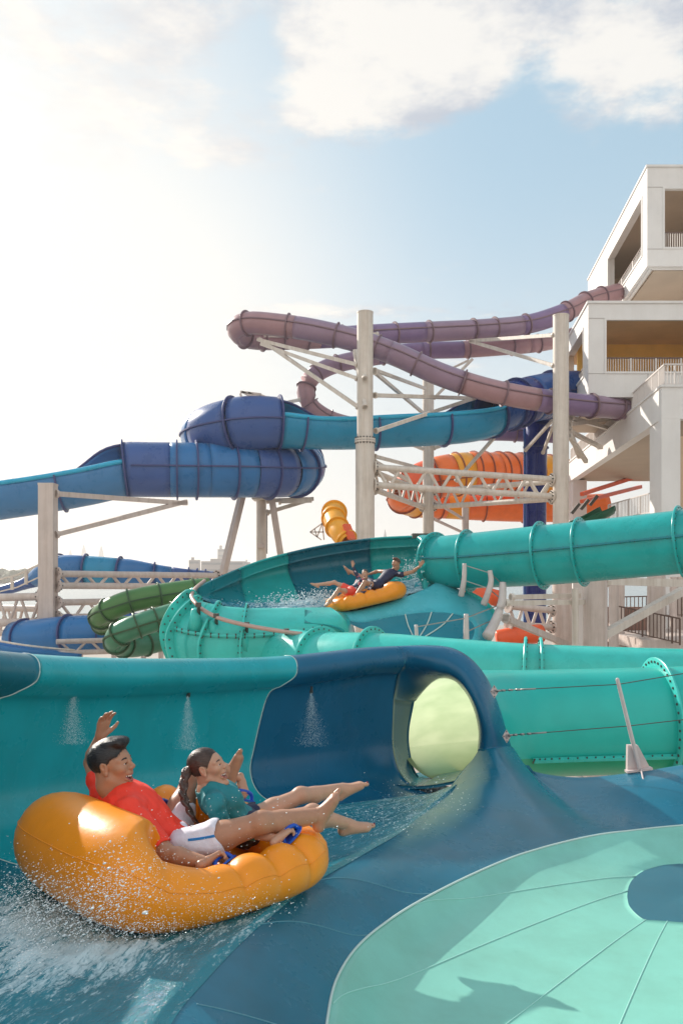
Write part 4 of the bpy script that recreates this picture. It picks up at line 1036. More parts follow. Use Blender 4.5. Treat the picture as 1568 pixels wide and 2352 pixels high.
inn = Ps(fr0)*.5+Ps(kf)*.5-np.array((0, 0, .1)); inn = Ps(fr0)+np.array((.05, .3, -.35))
gf = loft([inn]+frs, 8, 5)
nf = gf.shape[1]
c1 = int(nf*.36); 
for a, b, m in ((0, c1, 'turqlight'), (c1, nf-1, 'turqlight')):
    q = gf[:, a:b+1]; v, f = shell(q, .04, True); mk('front_wall', v, f, M[m], UB)
def rib_on(col, w, h, m, name='flange'):
    """an upstanding bolted flange following one column of the front wall"""
    p = gf[4:, col]; du = np.gradient(gf, axis=1)[4:, col]; dv = np.gradient(gf, axis=0)[4:, col]
    nn = -np.cross(du, dv); nn /= np.linalg.norm(nn, axis=1)[:, None]; t = du/np.linalg.norm(du, axis=1)[:, None]
    if nn[len(nn)//2][1] > 0: nn = -nn
    hh_ = h*np.clip(np.linspace(.3, 4, len(p)), 0, 1)[:, None]
    rows = [p-t*w/2-nn*.02, p-t*w/2+nn*hh_, p+t*w/2+nn*hh_, p+t*w/2-nn*.02]; n = len(p); v = np.vstack(rows)
    f = [(k*n+i, k*n+i+1, ((k+1) % 4)*n+i+1, ((k+1) % 4)*n+i) for k in range(4) for i in range(n-1)]+[(0, n, 2*n, 3*n), (4*n-1, 3*n-1, 2*n-1, n-1)]
    s = MB(); s.add(v, f)
    for i in range(1, n, 2): s.cyl(p[i]+nn[i]*hh_[i]*.55-t[i]*(w/2+.02), p[i]+nn[i]*hh_[i]*.55+t[i]*(w/2+.02), .018, n=6, mi=1)
    return s.build(name, [m, M['bolt']], UB)
for c in (9, 15, 24, 33): rib_on(min(c, nf-2), .04, .17, M['turqlight'])
# lengthwise joint low on the front wall
p = gf[18, :nf-6]; s = MB(); s.pipe(p+np.array((0, -.04, 0)), .035, 6)
for i in range(2, len(p), 2): s.cyl(p[i]+np.array((0, -.06, .05)), p[i]+np.array((0, -.06, -.05)), .016, n=6, mi=1)
s.build('seam_flange', [M['turqlight'], M['bolt']], UB)
# rounded end of the front cover
# rail on brackets round the outside
M['railpink'] = mat('pinkish_steel_rail', (.50, .33, .28), .35, metal=.3, var=.1, vscale=4)
rail = cr(Ps([(470, 1334, 18.6), (449, 1352, 17.9), (440, 1368, 17.3), (448, 1384, 16.8), (470, 1403, 16.5), (510, 1422, 16.3), (575, 1438, 16.2), (640, 1449, 16.2), (690, 1456, 16.25)]), 8)
s = MB(); s.pipe(rail, .043, 10); s.ball(rail[-1], .05, 10, 8); s.build('hand_rail', M['railpink'], UB, True)
for (x, y) in ((456, 1392), (497, 1417), (567, 1437), (658, 1452)):
    s = MB(); c = P(x, y, 16.35); s.cyl(c, c+np.array((-.05, .35, -.22)), .035, n=8); s.box(c+np.array((-.05, -.05, -.02)), c+np.array((.05, .05, .07))); s.build('rail_bracket', M['bolt'], UB)
    s = MB(); b = P(x-8, y+26, 16.62); s.ell = None
    s.cyl(b+np.array((0, -.10, .17)), b+np.array((0.02, .10, -.28)), .05, .21, n=16); s.build('bracket_mount', M['turqlight'], UB, True)
# exit tube along the front
mp = resample(cr(Ps([(560, 1490, 18.2), (640, 1505, 17.2), (720, 1522, 16.2), (860, 1528, 15.2), (1000, 1541, 14.7), (1200, 1558, 14.2), (1400, 1567, 14.0), (1600, 1573, 13.9), (1900, 1580, 13.9)]), 8), .25)
v, f = sweep_arc(mp, .60, 0, 2*PI, 40, .03); mk('exit_tube', v, f, M['turqlight'], UB)
mpx = 784+F*mp[:, 0]/mp[:, 1]
for x, w_ in ((735, .05), (852, .05), (1203, .05), (1252, .05), (1700, .05)): tube_flanges(UB, mp, mpx, .60, (x,), M['turqlight'], h=.12, w=w_, bolts=30, seg=56)
# hood end between cover and exit tube
g = loft([Ps([(700, 1398, 17.9), (755, 1400, 18.3), (795, 1412, 18.6), (812, 1440, 18.8), (818, 1475, 18.8)]), Ps([(700, 1402, 17.5), (760, 1406, 17.8), (796, 1424, 18.0), (806, 1448, 18.2), (808, 1480, 18.2)]), Ps([(700, 1430, 17.0), (750, 1436, 17.2), (784, 1448, 17.4), (796, 1464, 17.6), (800, 1490, 17.6)])], 6, 6)
v, f = shell(g, .04, True); mk('cover_end', v, f, M['turq'], UB)
# entry portal and long tube to the right
up_ = resample(cr(Ps([(960, 1286, 20.9), (1000, 1289, 20.4), (1060, 1289, 20.0), (1250, 1275, 18.9), (1420, 1259, 18.0), (1568, 1244, 17.2), (1780, 1222, 16.3), (2000, 1200, 15.5)]), 8), .3)
upx = 784+F*up_[:, 0]/up_[:, 1]
ur = np.interp(upx, [960, 1060, 1250, 1600], [.60, .66, .69, .66])
i0 = int(np.argmin(np.abs(upx-1000)))
v, f = sweep_arc(up_[i0:], ur[i0:], 0, 2*PI, 40, .03); mk('entry_tube', v, f, M['turq'], UB)
for x in (1003, 1065, 1240, 1320, 1553): tube_flanges(UB, up_, upx, ur, (x,), M['turq'], h=.10, w=.05, bolts=28, seg=56)
seamrib(UB, up_[i0:], ur[i0:]+.01, math.radians(97), M['turqdark'], .04, .05, bolts=.3)
pc = up_[0]; tt = nz(up_[3]-up_[0])
por = Ps([(972, 1231, 20.8), (982, 1236, 20.5), (989, 1255, 20.35), (991, 1285, 20.3), (992, 1318, 20.3), (1000, 1345, 20.2), (1022, 1360, 20.0)])
po2 = Ps([(960, 1234, 20.6), (969, 1240, 20.3), (974, 1258, 20.15), (975, 1288, 20.1), (974, 1322, 20.1), (975, 1348, 20.0), (985, 1366, 19.8)])
po3 = por+np.array((.35, .25, -.02))
g = loft([po2+np.array((-.02, .25, -.02)), po2, por, po3], 6, 5); v, f = shell(g, .03, True); mk('portal_hood', v, f, M['turq'], UB)
for (x, y) in ((986, 1252), (986, 1304)):
    s = MB(); c = P(x, y, 20.1); s.box(c-.05, c+.05); s.bar(c, P(x+40, y+6, 20.0), .03); s.build('eye_plate', M['galv'], UB)
# light hump that divides the channel from the inner dish
hA = Ps([(700, 1404, 18.7), (800, 1409, 18.9), (880, 1393, 19.3), (950, 1368, 19.7), (985, 1350, 20.0), (1004, 1338, 20.15), (1030, 1345, 20.1), (1068, 1360, 20.1), (1112, 1386, 19.9), (1136, 1420, 19.3), (1128, 1460, 18.6), (1105, 1490, 18.2)])
hB = Ps([(780, 1420, 18.3), (830, 1430, 18.5), (885, 1420, 18.7), (930, 1412, 18.9), (970, 1408, 19.0), (1000, 1407, 19.05), (1030, 1409, 19.05), (1056, 1414, 19.0), (1076, 1424, 18.9), (1088, 1440, 18.7), (1086, 1462, 18.4), (1070, 1490, 18.1)])
hm = [hA]
for t, z in ((.2, .12), (.5, .10), (.8, .0)):
    q = hA*(1-t)+hB*t; q[:, 2] += z*np.array([.3, .8, 1, 1, 1, 1, .8, .2, -.5, -1.0, -1.0, -.6]); hm.append(q)
hm.append(hB); g = loft(hm, 8, 5); v, f = shell(g, .04, True); mk('hump', v, f, M['aqua'], UB)
s = MB(); s.pipe(cr(hA[7:]+np.array((.02, 0, .02)), 8), .05, 8); s.build('dish_rim', M['turqlight'], UB, True)
M['hub2'] = fib('deep_aqua_fibreglass', (.012, .20, .27), .3)
hc = P(955, 1458, 18.3); hB2 = hB.copy()
g = loft([hB2, hB2*.75+hc*.25-np.array((0, 0, .12)), hB2*.4+hc*.6-np.array((0, 0, .16)), np.tile(hc-np.array((0, 0, .16)), (len(hB), 1))], 6, 5)
mk('dish_centre', g.reshape(-1, 3), grid_faces(g.shape[0], g.shape[1], True), M['hub2'], UB)
s = MB()
for c in (12, 22, 30, 40, 50):
    pass
for c in (18, 28, 38):
    s = MB(); q = g[:14, c]+np.array((0, -.01, .012)); s.pipe(q, .016, 6); s.build('panel_seam', M['trim'], UB, True)
# cable posts standing round the dish
M['post'] = mat('pale_pink_post', (.60, .50, .48), .5, var=.08, vscale=5)
def cpost(pts, r0, r1):
    s = MB(); p = cr(Ps(pts), 6); s.pipe(p, np.linspace(r0, r1, len(p)), 10); return s.build('cable_post', M['post'], UB, True)
cpost([(1058, 1368, 19.0), (1063, 1345, 18.9), (1066, 1318, 18.9), (1066, 1294, 18.9)], .07, .045)
cpost([(1110, 1388, 18.8), (1120, 1362, 18.7), (1127, 1335, 18.7), (1124, 1310, 18.7)], .08, .055)
cpost([(1118, 1462, 18.2), (1138, 1424, 18.5), (1152, 1380, 18.6), (1154, 1338, 18.7)], .12, .075)
cpost([(1070, 1480, 17.5), (1070, 1440, 17.5), (1070, 1410, 17.5)], .065, .05)
cpost([(957, 1470, 16.8), (955, 1435, 16.8)], .04, .035)
for a, b in (((1066, 1298, 18.9), (1124, 1316, 18.7)), ((1124, 1316, 18.7), (1154, 1343, 19.0)), ((1063, 1332, 18.9), (1122, 1352, 18.7)), ((1122, 1352, 18.7), (1152, 1378, 18.9)), ((1068, 1420, 17.5), (1150, 1388, 18.9)), ((1068, 1452, 17.5), (1140, 1420, 18.9)), ((955, 1440, 16.8), (1068, 1420, 17.5))):
    s = MB(); s.bar(P(*a), P(*b), .02); s.build('cable', M['galv'], UB)
s = MB(); p = P(985, 1228, 21.2); s.box(p+np.array((-.45, -.3, -.1)), p+np.array((.12, .1, .02))); s.build('top_plate', M['bolt'], UB)
# ------------------------------------------------------------------ the tower's other slides, far to near
M['purple'] = fib('mauve_fibreglass', (.30, .20, .27), .38); M['purple2'] = fib('violet_fibreglass', (.23, .15, .27), .38); M['rose'] = fib('dusty_rose_fibreglass', (.38, .22, .235), .38)
M['cobalt'] = fib('cobalt_fibreglass', (.022, .15, .37), .3); M['indigo'] = fib('indigo_fibreglass', (.042, .095, .28), .3); M['sky'] = fib('cyan_fibreglass', (.012, .24, .42), .3); M['cyan'] = fib('bright_cyan_fibreglass', (.02, .38, .60), .3)
M['steelblue'] = fib('steel_blue_fibreglass', (.045, .19, .40), .3); M['navy'] = fib('navy_fibreglass', (.010, .022, .17), .3); M['navymid'] = fib('royal_blue_fibreglass', (.016, .075, .26), .3)
M['tangerine'] = fib('orange_fibreglass', (.86, .17, .025), .35); M['amber'] = fib('amber_fibreglass', (.85, .36, .02), .35); M['rust'] = fib('red_orange_fibreglass', (.80, .11, .030), .35)
M['forest'] = fib('green_fibreglass', (.075, .19, .055), .32); M['jade'] = fib('jade_green_fibreglass', (.055, .215, .12), .32); M['dkgreen'] = fib('bottle_green_fibreglass', (.004, .11, .055), .35)
M['ribplum'] = mat('mauve_flange', (.20, .12, .14), .5); M['ribblue'] = mat('dark_flange_blue', (.035, .05, .17), .5); M['ribrust'] = mat('dark_flange_rust', (.28, .07, .03), .5); M['ribgreen'] = mat('dark_flange_green', (.03, .08, .03), .5)
def path_of(pts, step): return resample(cr(Ps(pts), 10), step)
def arc_at(path, pts_frac): return [int(np.clip(f_*(len(path)-1), 0, len(path)-1)) for f_ in pts_frac]
def banded(root, path, r, a0, a1, bands, mats_, n=24, th=.04, name='tube_section'):
    """sections of one tube: bands are fractions along the path"""
    m = len(path); r = np.broadcast_to(np.asarray(r, float), (m,)); a0 = np.broadcast_to(np.asarray(a0, float), (m,)); a1 = np.broadcast_to(np.asarray(a1, float), (m,))
    ix = [int(round(b*(m-1))) for b in bands]
    for i, j, mt in zip(ix[:-1], ix[1:], mats_):
        v, f = sweep_arc(path[i:j+1], r[i:j+1], a0[i:j+1], a1[i:j+1], n, th); mk(name, v, f, M[mt], root)
def rings(root, path, r, fr, m, w=.07, h=.10, seg=28, name='flange'):
    t = np.gradient(path, axis=0); r = np.broadcast_to(np.asarray(r, float), (len(path),))
    for i in arc_at(path, fr): flange(root, path[i], t[i], r[i], w, h, m, 0, name, seg)
def halfring(root, path, r, i, a0, a1, m, w=.07, h=.10, name='rib'):
    t, x, y = frames(path); an = np.linspace(a0, a1, 16); rows = []
    for (d, o) in ((-.02, -w/2), (h, -w/2), (h, w/2), (-.02, w/2)): rows.append(path[i]+np.sin(an)[:, None]*x[i]*(r+d)-np.cos(an)[:, None]*y[i]*(r+d)+t[i]*o)
    n = 16; v = np.vstack(rows); f = [(k*n+j, k*n+j+1, ((k+1) % 4)*n+j+1, ((k+1) % 4)*n+j) for k in range(4) for j in range(n-1)]+[(0, n, 2*n, 3*n), (4*n-1, 3*n-1, 2*n-1, n-1)]
    mk(name, v, f, m, root, False)
# --- mauve tube slide: one long run with two hairpins
pur = path_of([(1418, 672, 52), (1352, 690, 51), (1295, 718, 50), (1210, 745, 49), (1100, 756, 48), (985, 762, 47), (870, 768, 46), (760, 775, 45), (650, 779, 44), (585, 778, 43.3), (553, 768, 42.6), (549, 752, 41.9), (575, 742, 41.4), (640, 747, 41.2), (720, 759, 41), (820, 783, 40.8), (910, 815, 40.6), (1010, 860, 40.5), (1110, 893, 40.5), (1210, 914, 40.8), (1310, 928, 41.5), (1400, 936, 42.5), (1475, 941, 43.5)], .35)
PU = thing('tube_slide', 'mauve tube slide whose highest run hairpins left of the tall white pillar', 'water slide', P(900, 800, 44))
banded(PU, pur, .56, 0, 2*PI, [0, .10, .17, .23, .30, .36, .43, .50, .60, .70, .78, .86, .93, 1], ['rose', 'purple2', 'purple', 'purple', 'purple2', 'purple2', 'rose', 'rose', 'purple', 'purple', 'rose', 'purple2', 'purple'][:13], 24)
rings(PU, pur, .56, [.03, .06, .10, .16, .21, .235, .29, .34, .40, .445, .475, .495, .52, .555, .60, .645, .69, .735, .785, .83, .88, .93, .97], M['ribplum'], .07, .10)
seamrib(PU, pur, .57, math.radians(100), M['ribplum'], .06, .05); seamrib(PU, pur, .57, math.radians(-100), M['ribplum'], .06, .05)
pu2 = path_of([(1330, 765, 51), (1300, 776, 51), (1230, 790, 50.5), (1150, 797, 50), (1060, 803, 49.5), (960, 806, 49), (870, 818, 48.5), (800, 830, 48), (750, 845, 47.6), (715, 868, 47.3), (702, 895, 47.1), (706, 920, 47), (725, 944, 47.2), (770, 968, 47.5), (850, 985, 48), (950, 992, 48.5), (1050, 993, 49), (1150, 993, 49.2), (1215, 996, 49.3), (1290, 999, 49.4)], .35)
PV = thing('tube_slide', 'lower mauve tube slide looping behind the cyan flume', 'water slide', P(850, 900, 48))
banded(PV, pu2, .50, 0, 2*PI, [0, .10, .22, .30, .38, .5, .62, .75, .88, 1], ['rose', 'rose', 'purple2', 'purple2', 'purple', 'rose', 'purple', 'purple2', 'purple2'])
rings(PV, pu2, .50, [.05, .09, .14, .22, .29, .37, .42, .455, .49, .525, .56, .6, .68, .76, .84, .92, .97], M['ribplum'], .07, .09)
seamrib(PV, pu2, .51, math.radians(100), M['ribplum'], .06, .05)
# --- big blue slide: tube, open flume, hairpin tube, and the run below
b1 = path_of([(1320, 905, 47), (1270, 908, 46.2), (1215, 918, 45.2), (1170, 932, 44.3), (1130, 948, 43.4), (1080, 962, 42.6), (1000, 970, 42), (900, 975, 41.4), (800, 980, 41), (720, 979, 40.6), (640, 972, 40.2), (580, 973, 39.9), (525, 983, 40.2), (486, 995, 41.2), (478, 1006, 43), (512, 1014, 45.2), (560, 1022, 46.5), (630, 1040, 46.6), (676, 1060, 45.8), (690, 1072, 44.3), (680, 1079, 42.8), (640, 1082, 41.4), (560, 1081, 40.4), (450, 1080, 39.7), (350, 1079, 39.3), (280, 1080, 39), (200, 1097, 38.7), (100, 1115, 38.4), (0, 1130, 38.2), (-120, 1148, 38)], .3)
BL = thing('raft_slide', 'large blue slide with two closed hairpin tubes and open cyan flumes', 'water slide', P(600, 1040, 41))
bpx = 784+F*b1[:, 0]/b1[:, 1]; n_ = len(b1); kk = np.arange(n_)
iflu0 = int(np.argmin(np.abs(bpx-1128)+1e3*(kk > n_*.3))); iflu1 = int(np.argmin(np.abs(bpx-634)+1e3*(kk > n_*.4))); iflu2 = int(np.argmin(np.abs(bpx-292)+1e3*(kk < n_*.6)))
op = np.zeros(n_); L_ = 5
R_ = np.interp(kk, [0, iflu0, iflu1-6, iflu1+6, n_-1], [1.30, 1.20, 1.12, 1.36, 1.28])
def cut_angles(k0, k1):
    """right and left wall top of the open run"""
    return None
A0 = np.full(n_, -PI); A1 = np.full(n_, PI)
# travelling left the right hand wall is the far one; fins rise on the far wall next to each tube
def near_far(i):
    x = np.zeros(2); e0 = min(abs(i-iflu0), 99); e1 = min(abs(i-iflu1), 99)
    return e0, e1
secs = [(0, iflu0, 'tube'), (iflu0, iflu1, 'flume'), (iflu1, iflu2, 'tube'), (iflu2, n_-1, 'flume')]
tubem = [['navymid', 'navymid', 'navy', 'navymid'], None, ['indigo', 'indigo', 'cobalt', 'indigo', 'cobalt', 'sky', 'indigo', 'cobalt', 'cobalt', 'indigo', 'cobalt', 'cobalt', 'indigo'], None]
for (i, j, kd), tm in zip(secs, tubem):
    if kd == 'tube':
        banded(BL, b1[i:j+1], R_[i:j+1], 0, 2*PI, np.linspace(0, 1, len(tm)+1), tm, 30, .05)
    else:
        p = b1[i:j+1]; q = np.arange(j-i+1); e0 = q; e1 = (j-i)-q if j < n_-2 else q*0+60
        near = math.radians(98); fin = np.maximum(np.exp(-(e0/7.)**2), np.exp(-(e1/7.)**2))
        fin2 = np.clip(np.where(np.minimum(e0, e1) < 4, 1, 0)*1., 0, 1)
        a_far = math.radians(100)+fin*math.radians(62)
        lowr = R_[i:j+1]
        sgn = 1
        v, f = sweep_arc(p, lowr, -near, a_far, 24, .06); mk('open_flume', v, f, M['sky'] if j < n_-2 else M['steelblue'], BL)
        t, x, y = frames(p); tp_ = p-math.sin(near)*x*lowr[:, None]-math.cos(near)*y*lowr[:, None]*1
        s = MB(); s.pipe(tp_+np.array((0, 0, .04)), .11, 8); s.build('flume_rim', M['cyan'], BL, True)
        tp_ = p+np.sin(a_far)[:, None]*x*lowr[:, None]-np.cos(a_far)[:, None]*y*lowr[:, None]
        s = MB(); s.pipe(tp_, .07, 8); s.build('flume_rim', M['ribblue'], BL, True)
        for c in range(10, len(p)-4, 12): halfring(BL, p, lowr[c], c, -near, near, M['ribblue'], .08, .13)
def rings_i(root, path, r, idx, m, w=.07, h=.10, seg=32):
    t = np.gradient(path, axis=0)
    for i in idx: flange(root, path[i], t[i], r[i], w, h, m, 0, 'flange', seg)
late = [int(np.argmin(np.abs(bpx-x)+1e3*(kk < n_*.66))) for x in (676, 618, 538, 447, 408, 294)]
turn = [int(np.argmin(np.abs(bpx-x)+1e3*((kk > n_*.66) | (kk < n_*.5)))) for x in (560, 640, 684)]
rings_i(BL, b1, R_, [6, 18, iflu0-8, iflu0, iflu1]+[int(np.argmin(np.abs(bpx-x)+1e3*((kk > iflu1+40) | (kk < iflu1)))) for x in (548, 505, 486)]+[iflu1+34]+turn+late, M['ribblue'], .08, .14)
seamrib(BL, b1[iflu1:iflu2], R_[iflu1:iflu2]+.01, math.radians(-92), M['ribblue'], .07, .07)
seamrib(BL, b1[:iflu0], R_[:iflu0]+.01, math.radians(-92), M['ribblue'], .07, .07)
s = MB()
for (x, y, x2, y2) in ((556, 900, 585, 915), (552, 904, 556, 916), (570, 902, 600, 917), (590, 908, 596, 918), (552, 900, 600, 906), (600, 908, 615, 914)): s.bar(P(x, y, 39.6), P(x2, y2, 39.6), .10)
s.build('access_frame', M['steelpink'], BL)
# --- orange and amber bowl tube, behind
og = path_of([(1290, 1090, 66), (1200, 1088, 64.5), (1130, 1088, 63), (1060, 1088, 62), (990, 1100, 61.4), (940, 1120, 61.6), (925, 1140, 62.6), (950, 1155, 64.2), (1010, 1160, 65.4), (1100, 1165, 65.8), (1200, 1168, 66), (1300, 1168, 66.2), (1390, 1165, 66.5)], .45)
OG = thing('tube_slide', 'fat orange and amber striped tube slide behind the white truss', 'water slide', P(1050, 1110, 63))
ro = np.interp(np.linspace(0, 1, len(og)), [0, .2, .35, .5, .62, 1], [1.45, 1.62, 1.55, 1.1, 1.05, 1.1])
banded(OG, og, ro, 0, 2*PI, [0, .09, .13, .20, .27, .31, .36, .42, .47, .53, .60, .66, 1], ['amber', 'tangerine', 'tangerine', 'tangerine', 'amber', 'tangerine', 'rust', 'tangerine', 'amber', 'tangerine', 'amber', 'tangerine'], 30)
rings(OG, og, ro, [.05, .09, .13, .165, .20, .235, .27, .31, .36, .42, .47, .53, .60, .7, .8, .9], M['ribrust'], .08, .12)
seamrib(OG, og, ro+.01, math.radians(-75), M['ribrust'], .07, .07)
yl = path_of([(800, 1246, 30), (782, 1226, 30.4), (771, 1205, 31), (766, 1188, 31.8), (768, 1176, 32.8)], .15)
YL = thing('tube_slide', 'small yellow slide mouth rising left of the white pillar', 'water slide', P(775, 1215, 31))
v, f = sweep_arc(yl, np.linspace(.36, .44, len(yl)), 0, 2*PI, 24, .04); mk('tube_section', v, f, M['amber'], YL)
rings(YL, yl, np.linspace(.37, .45, len(yl)), [.05, .35, .65, .97], M['amber'], .08, .07)
s = MB(); s.bar(P(795, 1205, 30), P(808, 1238, 29.8), .32, .12); s.build('splash_guard', M['rust'], YL)
s = MB()
for (x, y, x2, y2) in ((712, 1222, 740, 1202), (712, 1222, 738, 1240), (740, 1202, 744, 1240), (712, 1222, 744, 1222), (722, 1214, 728, 1234), (740, 1202, 728, 1234)): s.bar(P(x, y, 31), P(x2, y2, 31), .045)
s.build('wire_frame', M['steelpink'], YL)
# --- navy drop slide
nv = path_of([(1290, 915, 49), (1262, 930, 48.6), (1242, 955, 48.2), (1232, 1000, 48), (1228, 1080, 48), (1227, 1220, 48), (1227, 1440, 48)], .4)
NV = thing('drop_slide', 'dark blue vertical drop slide standing behind the truss', 'water slide', P(1227, 1440, 48))
v, f = sweep_arc(nv, .66, 0, 2*PI, 26, .04); mk('tube_section', v, f, M['navy'], NV)
rings(NV, nv, .66, [.30, .42, .62, .80], M['ribblue'], .09, .08)
s = MB(); s.bar(P(1204, 985, 47.4), P(1204, 1440, 47.4), .12); s.build('guide_rail', M['navymid'], NV)
# --- little green chute by the building
gr = path_of([(1308, 1204, 43), (1340, 1190, 43.3), (1370, 1176, 43.6), (1394, 1164, 44)], .2)
GR = thing('flume', 'short dark green chute end beside the stair railing', 'water slide', P(1350, 1190, 43.5))
v, f = sweep_arc(gr, .52, math.radians(-95), math.radians(95), 18, .05); mk('open_flume', v, f, M['dkgreen'], GR)
for i in (2, 5, 8):
    s = MB(); q = gr[min(i, len(gr)-1)]; s.bar(q+np.array((-.15, .3, .45)), q+np.array((.25, .3, .95)), .16); s.build('chute_roller', M['bolt'], GR)
# --- two green tubes at the left
M['ribgl'] = M['ribgreen']
g1 = path_of([(480, 1352, 27), (420, 1359, 26.6), (350, 1370, 26.2), (290, 1384, 26), (250, 1402, 26), (232, 1420, 26.6), (250, 1436, 27.6), (320, 1440, 28.2), (430, 1436, 28.6)], .18)
GA = thing('tube_slide', 'olive green tube slide bending back beside the turquoise bowl', 'water slide', P(330, 1380, 26.5))
v, f = sweep_arc(g1, .36, 0, 2*PI, 22, .03); mk('tube_section', v, f, M['forest'], GA); rings(GA, g1, .36, [.09, .22, .33, .42, .52, .62, .8], M['ribgl'], .05, .06); seamrib(GA, g1, .37, math.radians(-90), M['ribgl'], .05, .04)
g2 = path_of([(480, 1395, 25), (420, 1406, 24.6), (350, 1426, 24.2), (295, 1446, 24), (270, 1462, 24.1), (272, 1478, 24.6), (310, 1484, 25.4), (380, 1470, 26.2), (450, 1462, 26.5)], .18)
GB = thing('tube_slide', 'jade green tube slide below the olive green one', 'water slide', P(330, 1440, 24.5))
v, f = sweep_arc(g2, .345, 0, 2*PI, 22, .03); mk('tube_section', v, f, M['jade'], GB); rings(GB, g2, .345, [.07, .18, .28, .36, .45, .53, .6, .75, .9], M['ribgl'], .05, .06); seamrib(GB, g2, .355, math.radians(-90), M['ribgl'], .05, .04)
# --- blue tube low at the left
lb = path_of([(40, 1468, 31), (90, 1464, 30.4), (140, 1459, 30), (200, 1456, 29.8), (245, 1454, 30), (310, 1450, 30.6), (380, 1450, 31)], .25)
LB = thing('tube_slide', 'royal blue tube slide low down behind the green tubes', 'water slide', P(190, 1458, 30))
banded(LB, lb, .68, 0, 2*PI, [0, .42, .62, 1], ['cobalt', 'cobalt', 'indigo'], 26); rings(LB, lb, .68, [.1, .42, .62, .8], M['ribblue'], .06, .08); seamrib(LB, lb, .69, math.radians(-95), M['ribblue'], .05, .05)
# --- wavy blue flume with a railing, far left
wv = path_of([(-60, 1372, 52), (0, 1358, 51.5), (60, 1340, 51), (105, 1318, 50.5), (150, 1308, 50), (220, 1310, 50), (300, 1316, 50), (360, 1321, 50.2), (430, 1324, 50.6), (530, 1328, 51)], .5)
WV = thing('flume', 'long wavy blue flume above the lattice truss at far left', 'water slide', P(250, 1320, 50))
nw = len(wv); wx = 784+F*wv[:, 0]/wv[:, 1]
rw = np.interp(wx, [-60, 60, 130, 300, 420, 530], [.30, .35, .92, .88, .50, .32])
banded(WV, wv, rw, math.radians(-160), math.radians(160), [0, .28, .50, .62, .72, .80, 1], ['indigo', 'cobalt', 'sky', 'cobalt', 'cobalt', 'indigo'], 22, .05, 'open_flume')
rings_i(WV, wv, rw, [int(np.argmin(np.abs(wx-x))) for x in (135, 200, 280, 355, 432, 455, 470, 515)], M['ribblue'], .10, .10, 28)
def railing(name, label, pts, h, step, bw=.03, m='steel', group=None, bars=True, parent=None, top=.05, every=8):
    """handrail on posts with upright bars"""
    p = np.asarray(pts, float); root = parent or thing(name, label, 'railing', p[0], group)
    s = MB()
    for a, b in zip(p[:-1], p[1:]): s.bar(a+(0, 0, h), b+(0, 0, h), top); s.bar(a+(0, 0, .08), b+(0, 0, .08), top*.7)
    s.build('hand_rail', M[m], root)
    q = resample(p, step); s = MB(); n = 0
    for i, c in enumerate(q):
        if i % every == 0 or i == len(q)-1:
            s2 = MB(); s2.bar(c, c+(0, 0, h), bw*1.8); s2.build('rail_post', M[m], root)
        elif bars: s.bar(c+(0, 0, .08), c+(0, 0, h), bw); n += 1
    if n: s.build('baluster_panel', M[m], root)
    return root
# ------------------------------------------------------------------ pillars, lattice trusses, bracket arms
def pillar(label, x, ytop, Y, wpx, ybot=None, flange_y=(), wider=0., sq=False, m='steel', name='steel_pillar', group=None):
    r = wpx/2*Y/F; top = P(x, ytop, Y); bot = np.array((top[0], top[1], 0.0))
    root = thing(name, label, 'pillar', bot, group)
    s = MB()
    if sq: s.box(bot-np.array((r, r, 0)), top+np.array((r, r, 0)))
    elif flange_y:
        fz = P(x, flange_y[0], Y); s.cyl(np.array((top[0], top[1], fz[2])), top, r, n=28); s.cyl(bot, np.array((top[0], top[1], fz[2]-.0)), r*(1+wider), n=28)
    else: s.cyl(bot, top, r, n=28)
    s.build('shaft', M[m], root, sharp=50)
    s = MB(); s.cyl(top, top+np.array((0, 0, .06)), r*1.03, n=28) if not sq else s.box(top-np.array((r*1.04, r*1.04, 0)), top+np.array((r*1.04, r*1.04, .07))); s.build('cap_plate', M[m], root, sharp=50)
    for fy in flange_y:
        c = P(x, fy, Y); s = MB(); s.cyl(c-np.array((0, 0, .10)), c-np.array((0, 0, .02)), r*1.30, n=28); s.cyl(c+np.array((0, 0, .0)), c+np.array((0, 0, .08)), r*1.30, n=28)
        for k in range(18):
            a = 2*PI*k/18; d = np.array((math.cos(a), math.sin(a), 0))*r*1.18; s.cyl(c+d-(0, 0, .17), c+d+(0, 0, .15), .035, n=6, mi=1)
        s.build('bolted_flange', [M[m], M['bolt']], root, sharp=50)
    return root
C1 = pillar('tallest white pillar, crossed by the mauve tube near its top', 838, 720, 38, 37, flange_y=(1012,), wider=.18)
C2 = pillar('white pillar standing behind the cyan flume, right of the tallest pillar', 983, 866, 48, 26)
C3 = pillar('white pillar beside the tower building, holding the end of the truss', 1287, 727, 40, 36)
C4 = pillar('grey square pillar at the left, under the open blue flume', 111, 1115, 31, 34, sq=True, m='steelpink')
C5 = pillar('slim white pillar under the blue hairpin tube, between two slanted legs', 600, 1120, 44, 23)
C6 = pillar('thick cream pillar low at the right, with a pipe beside it', 1366, 1330, 27, 54, m='steelpink')
C7 = pillar('cream pillar low at the far right, crossed by the sloping brace', 1506, 1318, 31, 40, m='steelpink')
C8 = pillar('thin pinkish pillar in front of the orange tube', 1068, 1168, 55, 16, m='steelpink')
C9 = pillar('pinkish pillar below the entry tube, right of the dark blue slide', 1290, 1335, 38, 44, m='steelpink')
s = MB(); s.cyl(P(1320, 1500, 26.6), P(1320, 1352, 26.6), .11, n=12); s.build('down_pipe', M['steel'], C6, sharp=50)
s = MB(); s.cyl(P(1342, 1355, 26.9), P(1394, 1355, 26.9), .02); s.build('stain_band', M['steelpink'], C6)
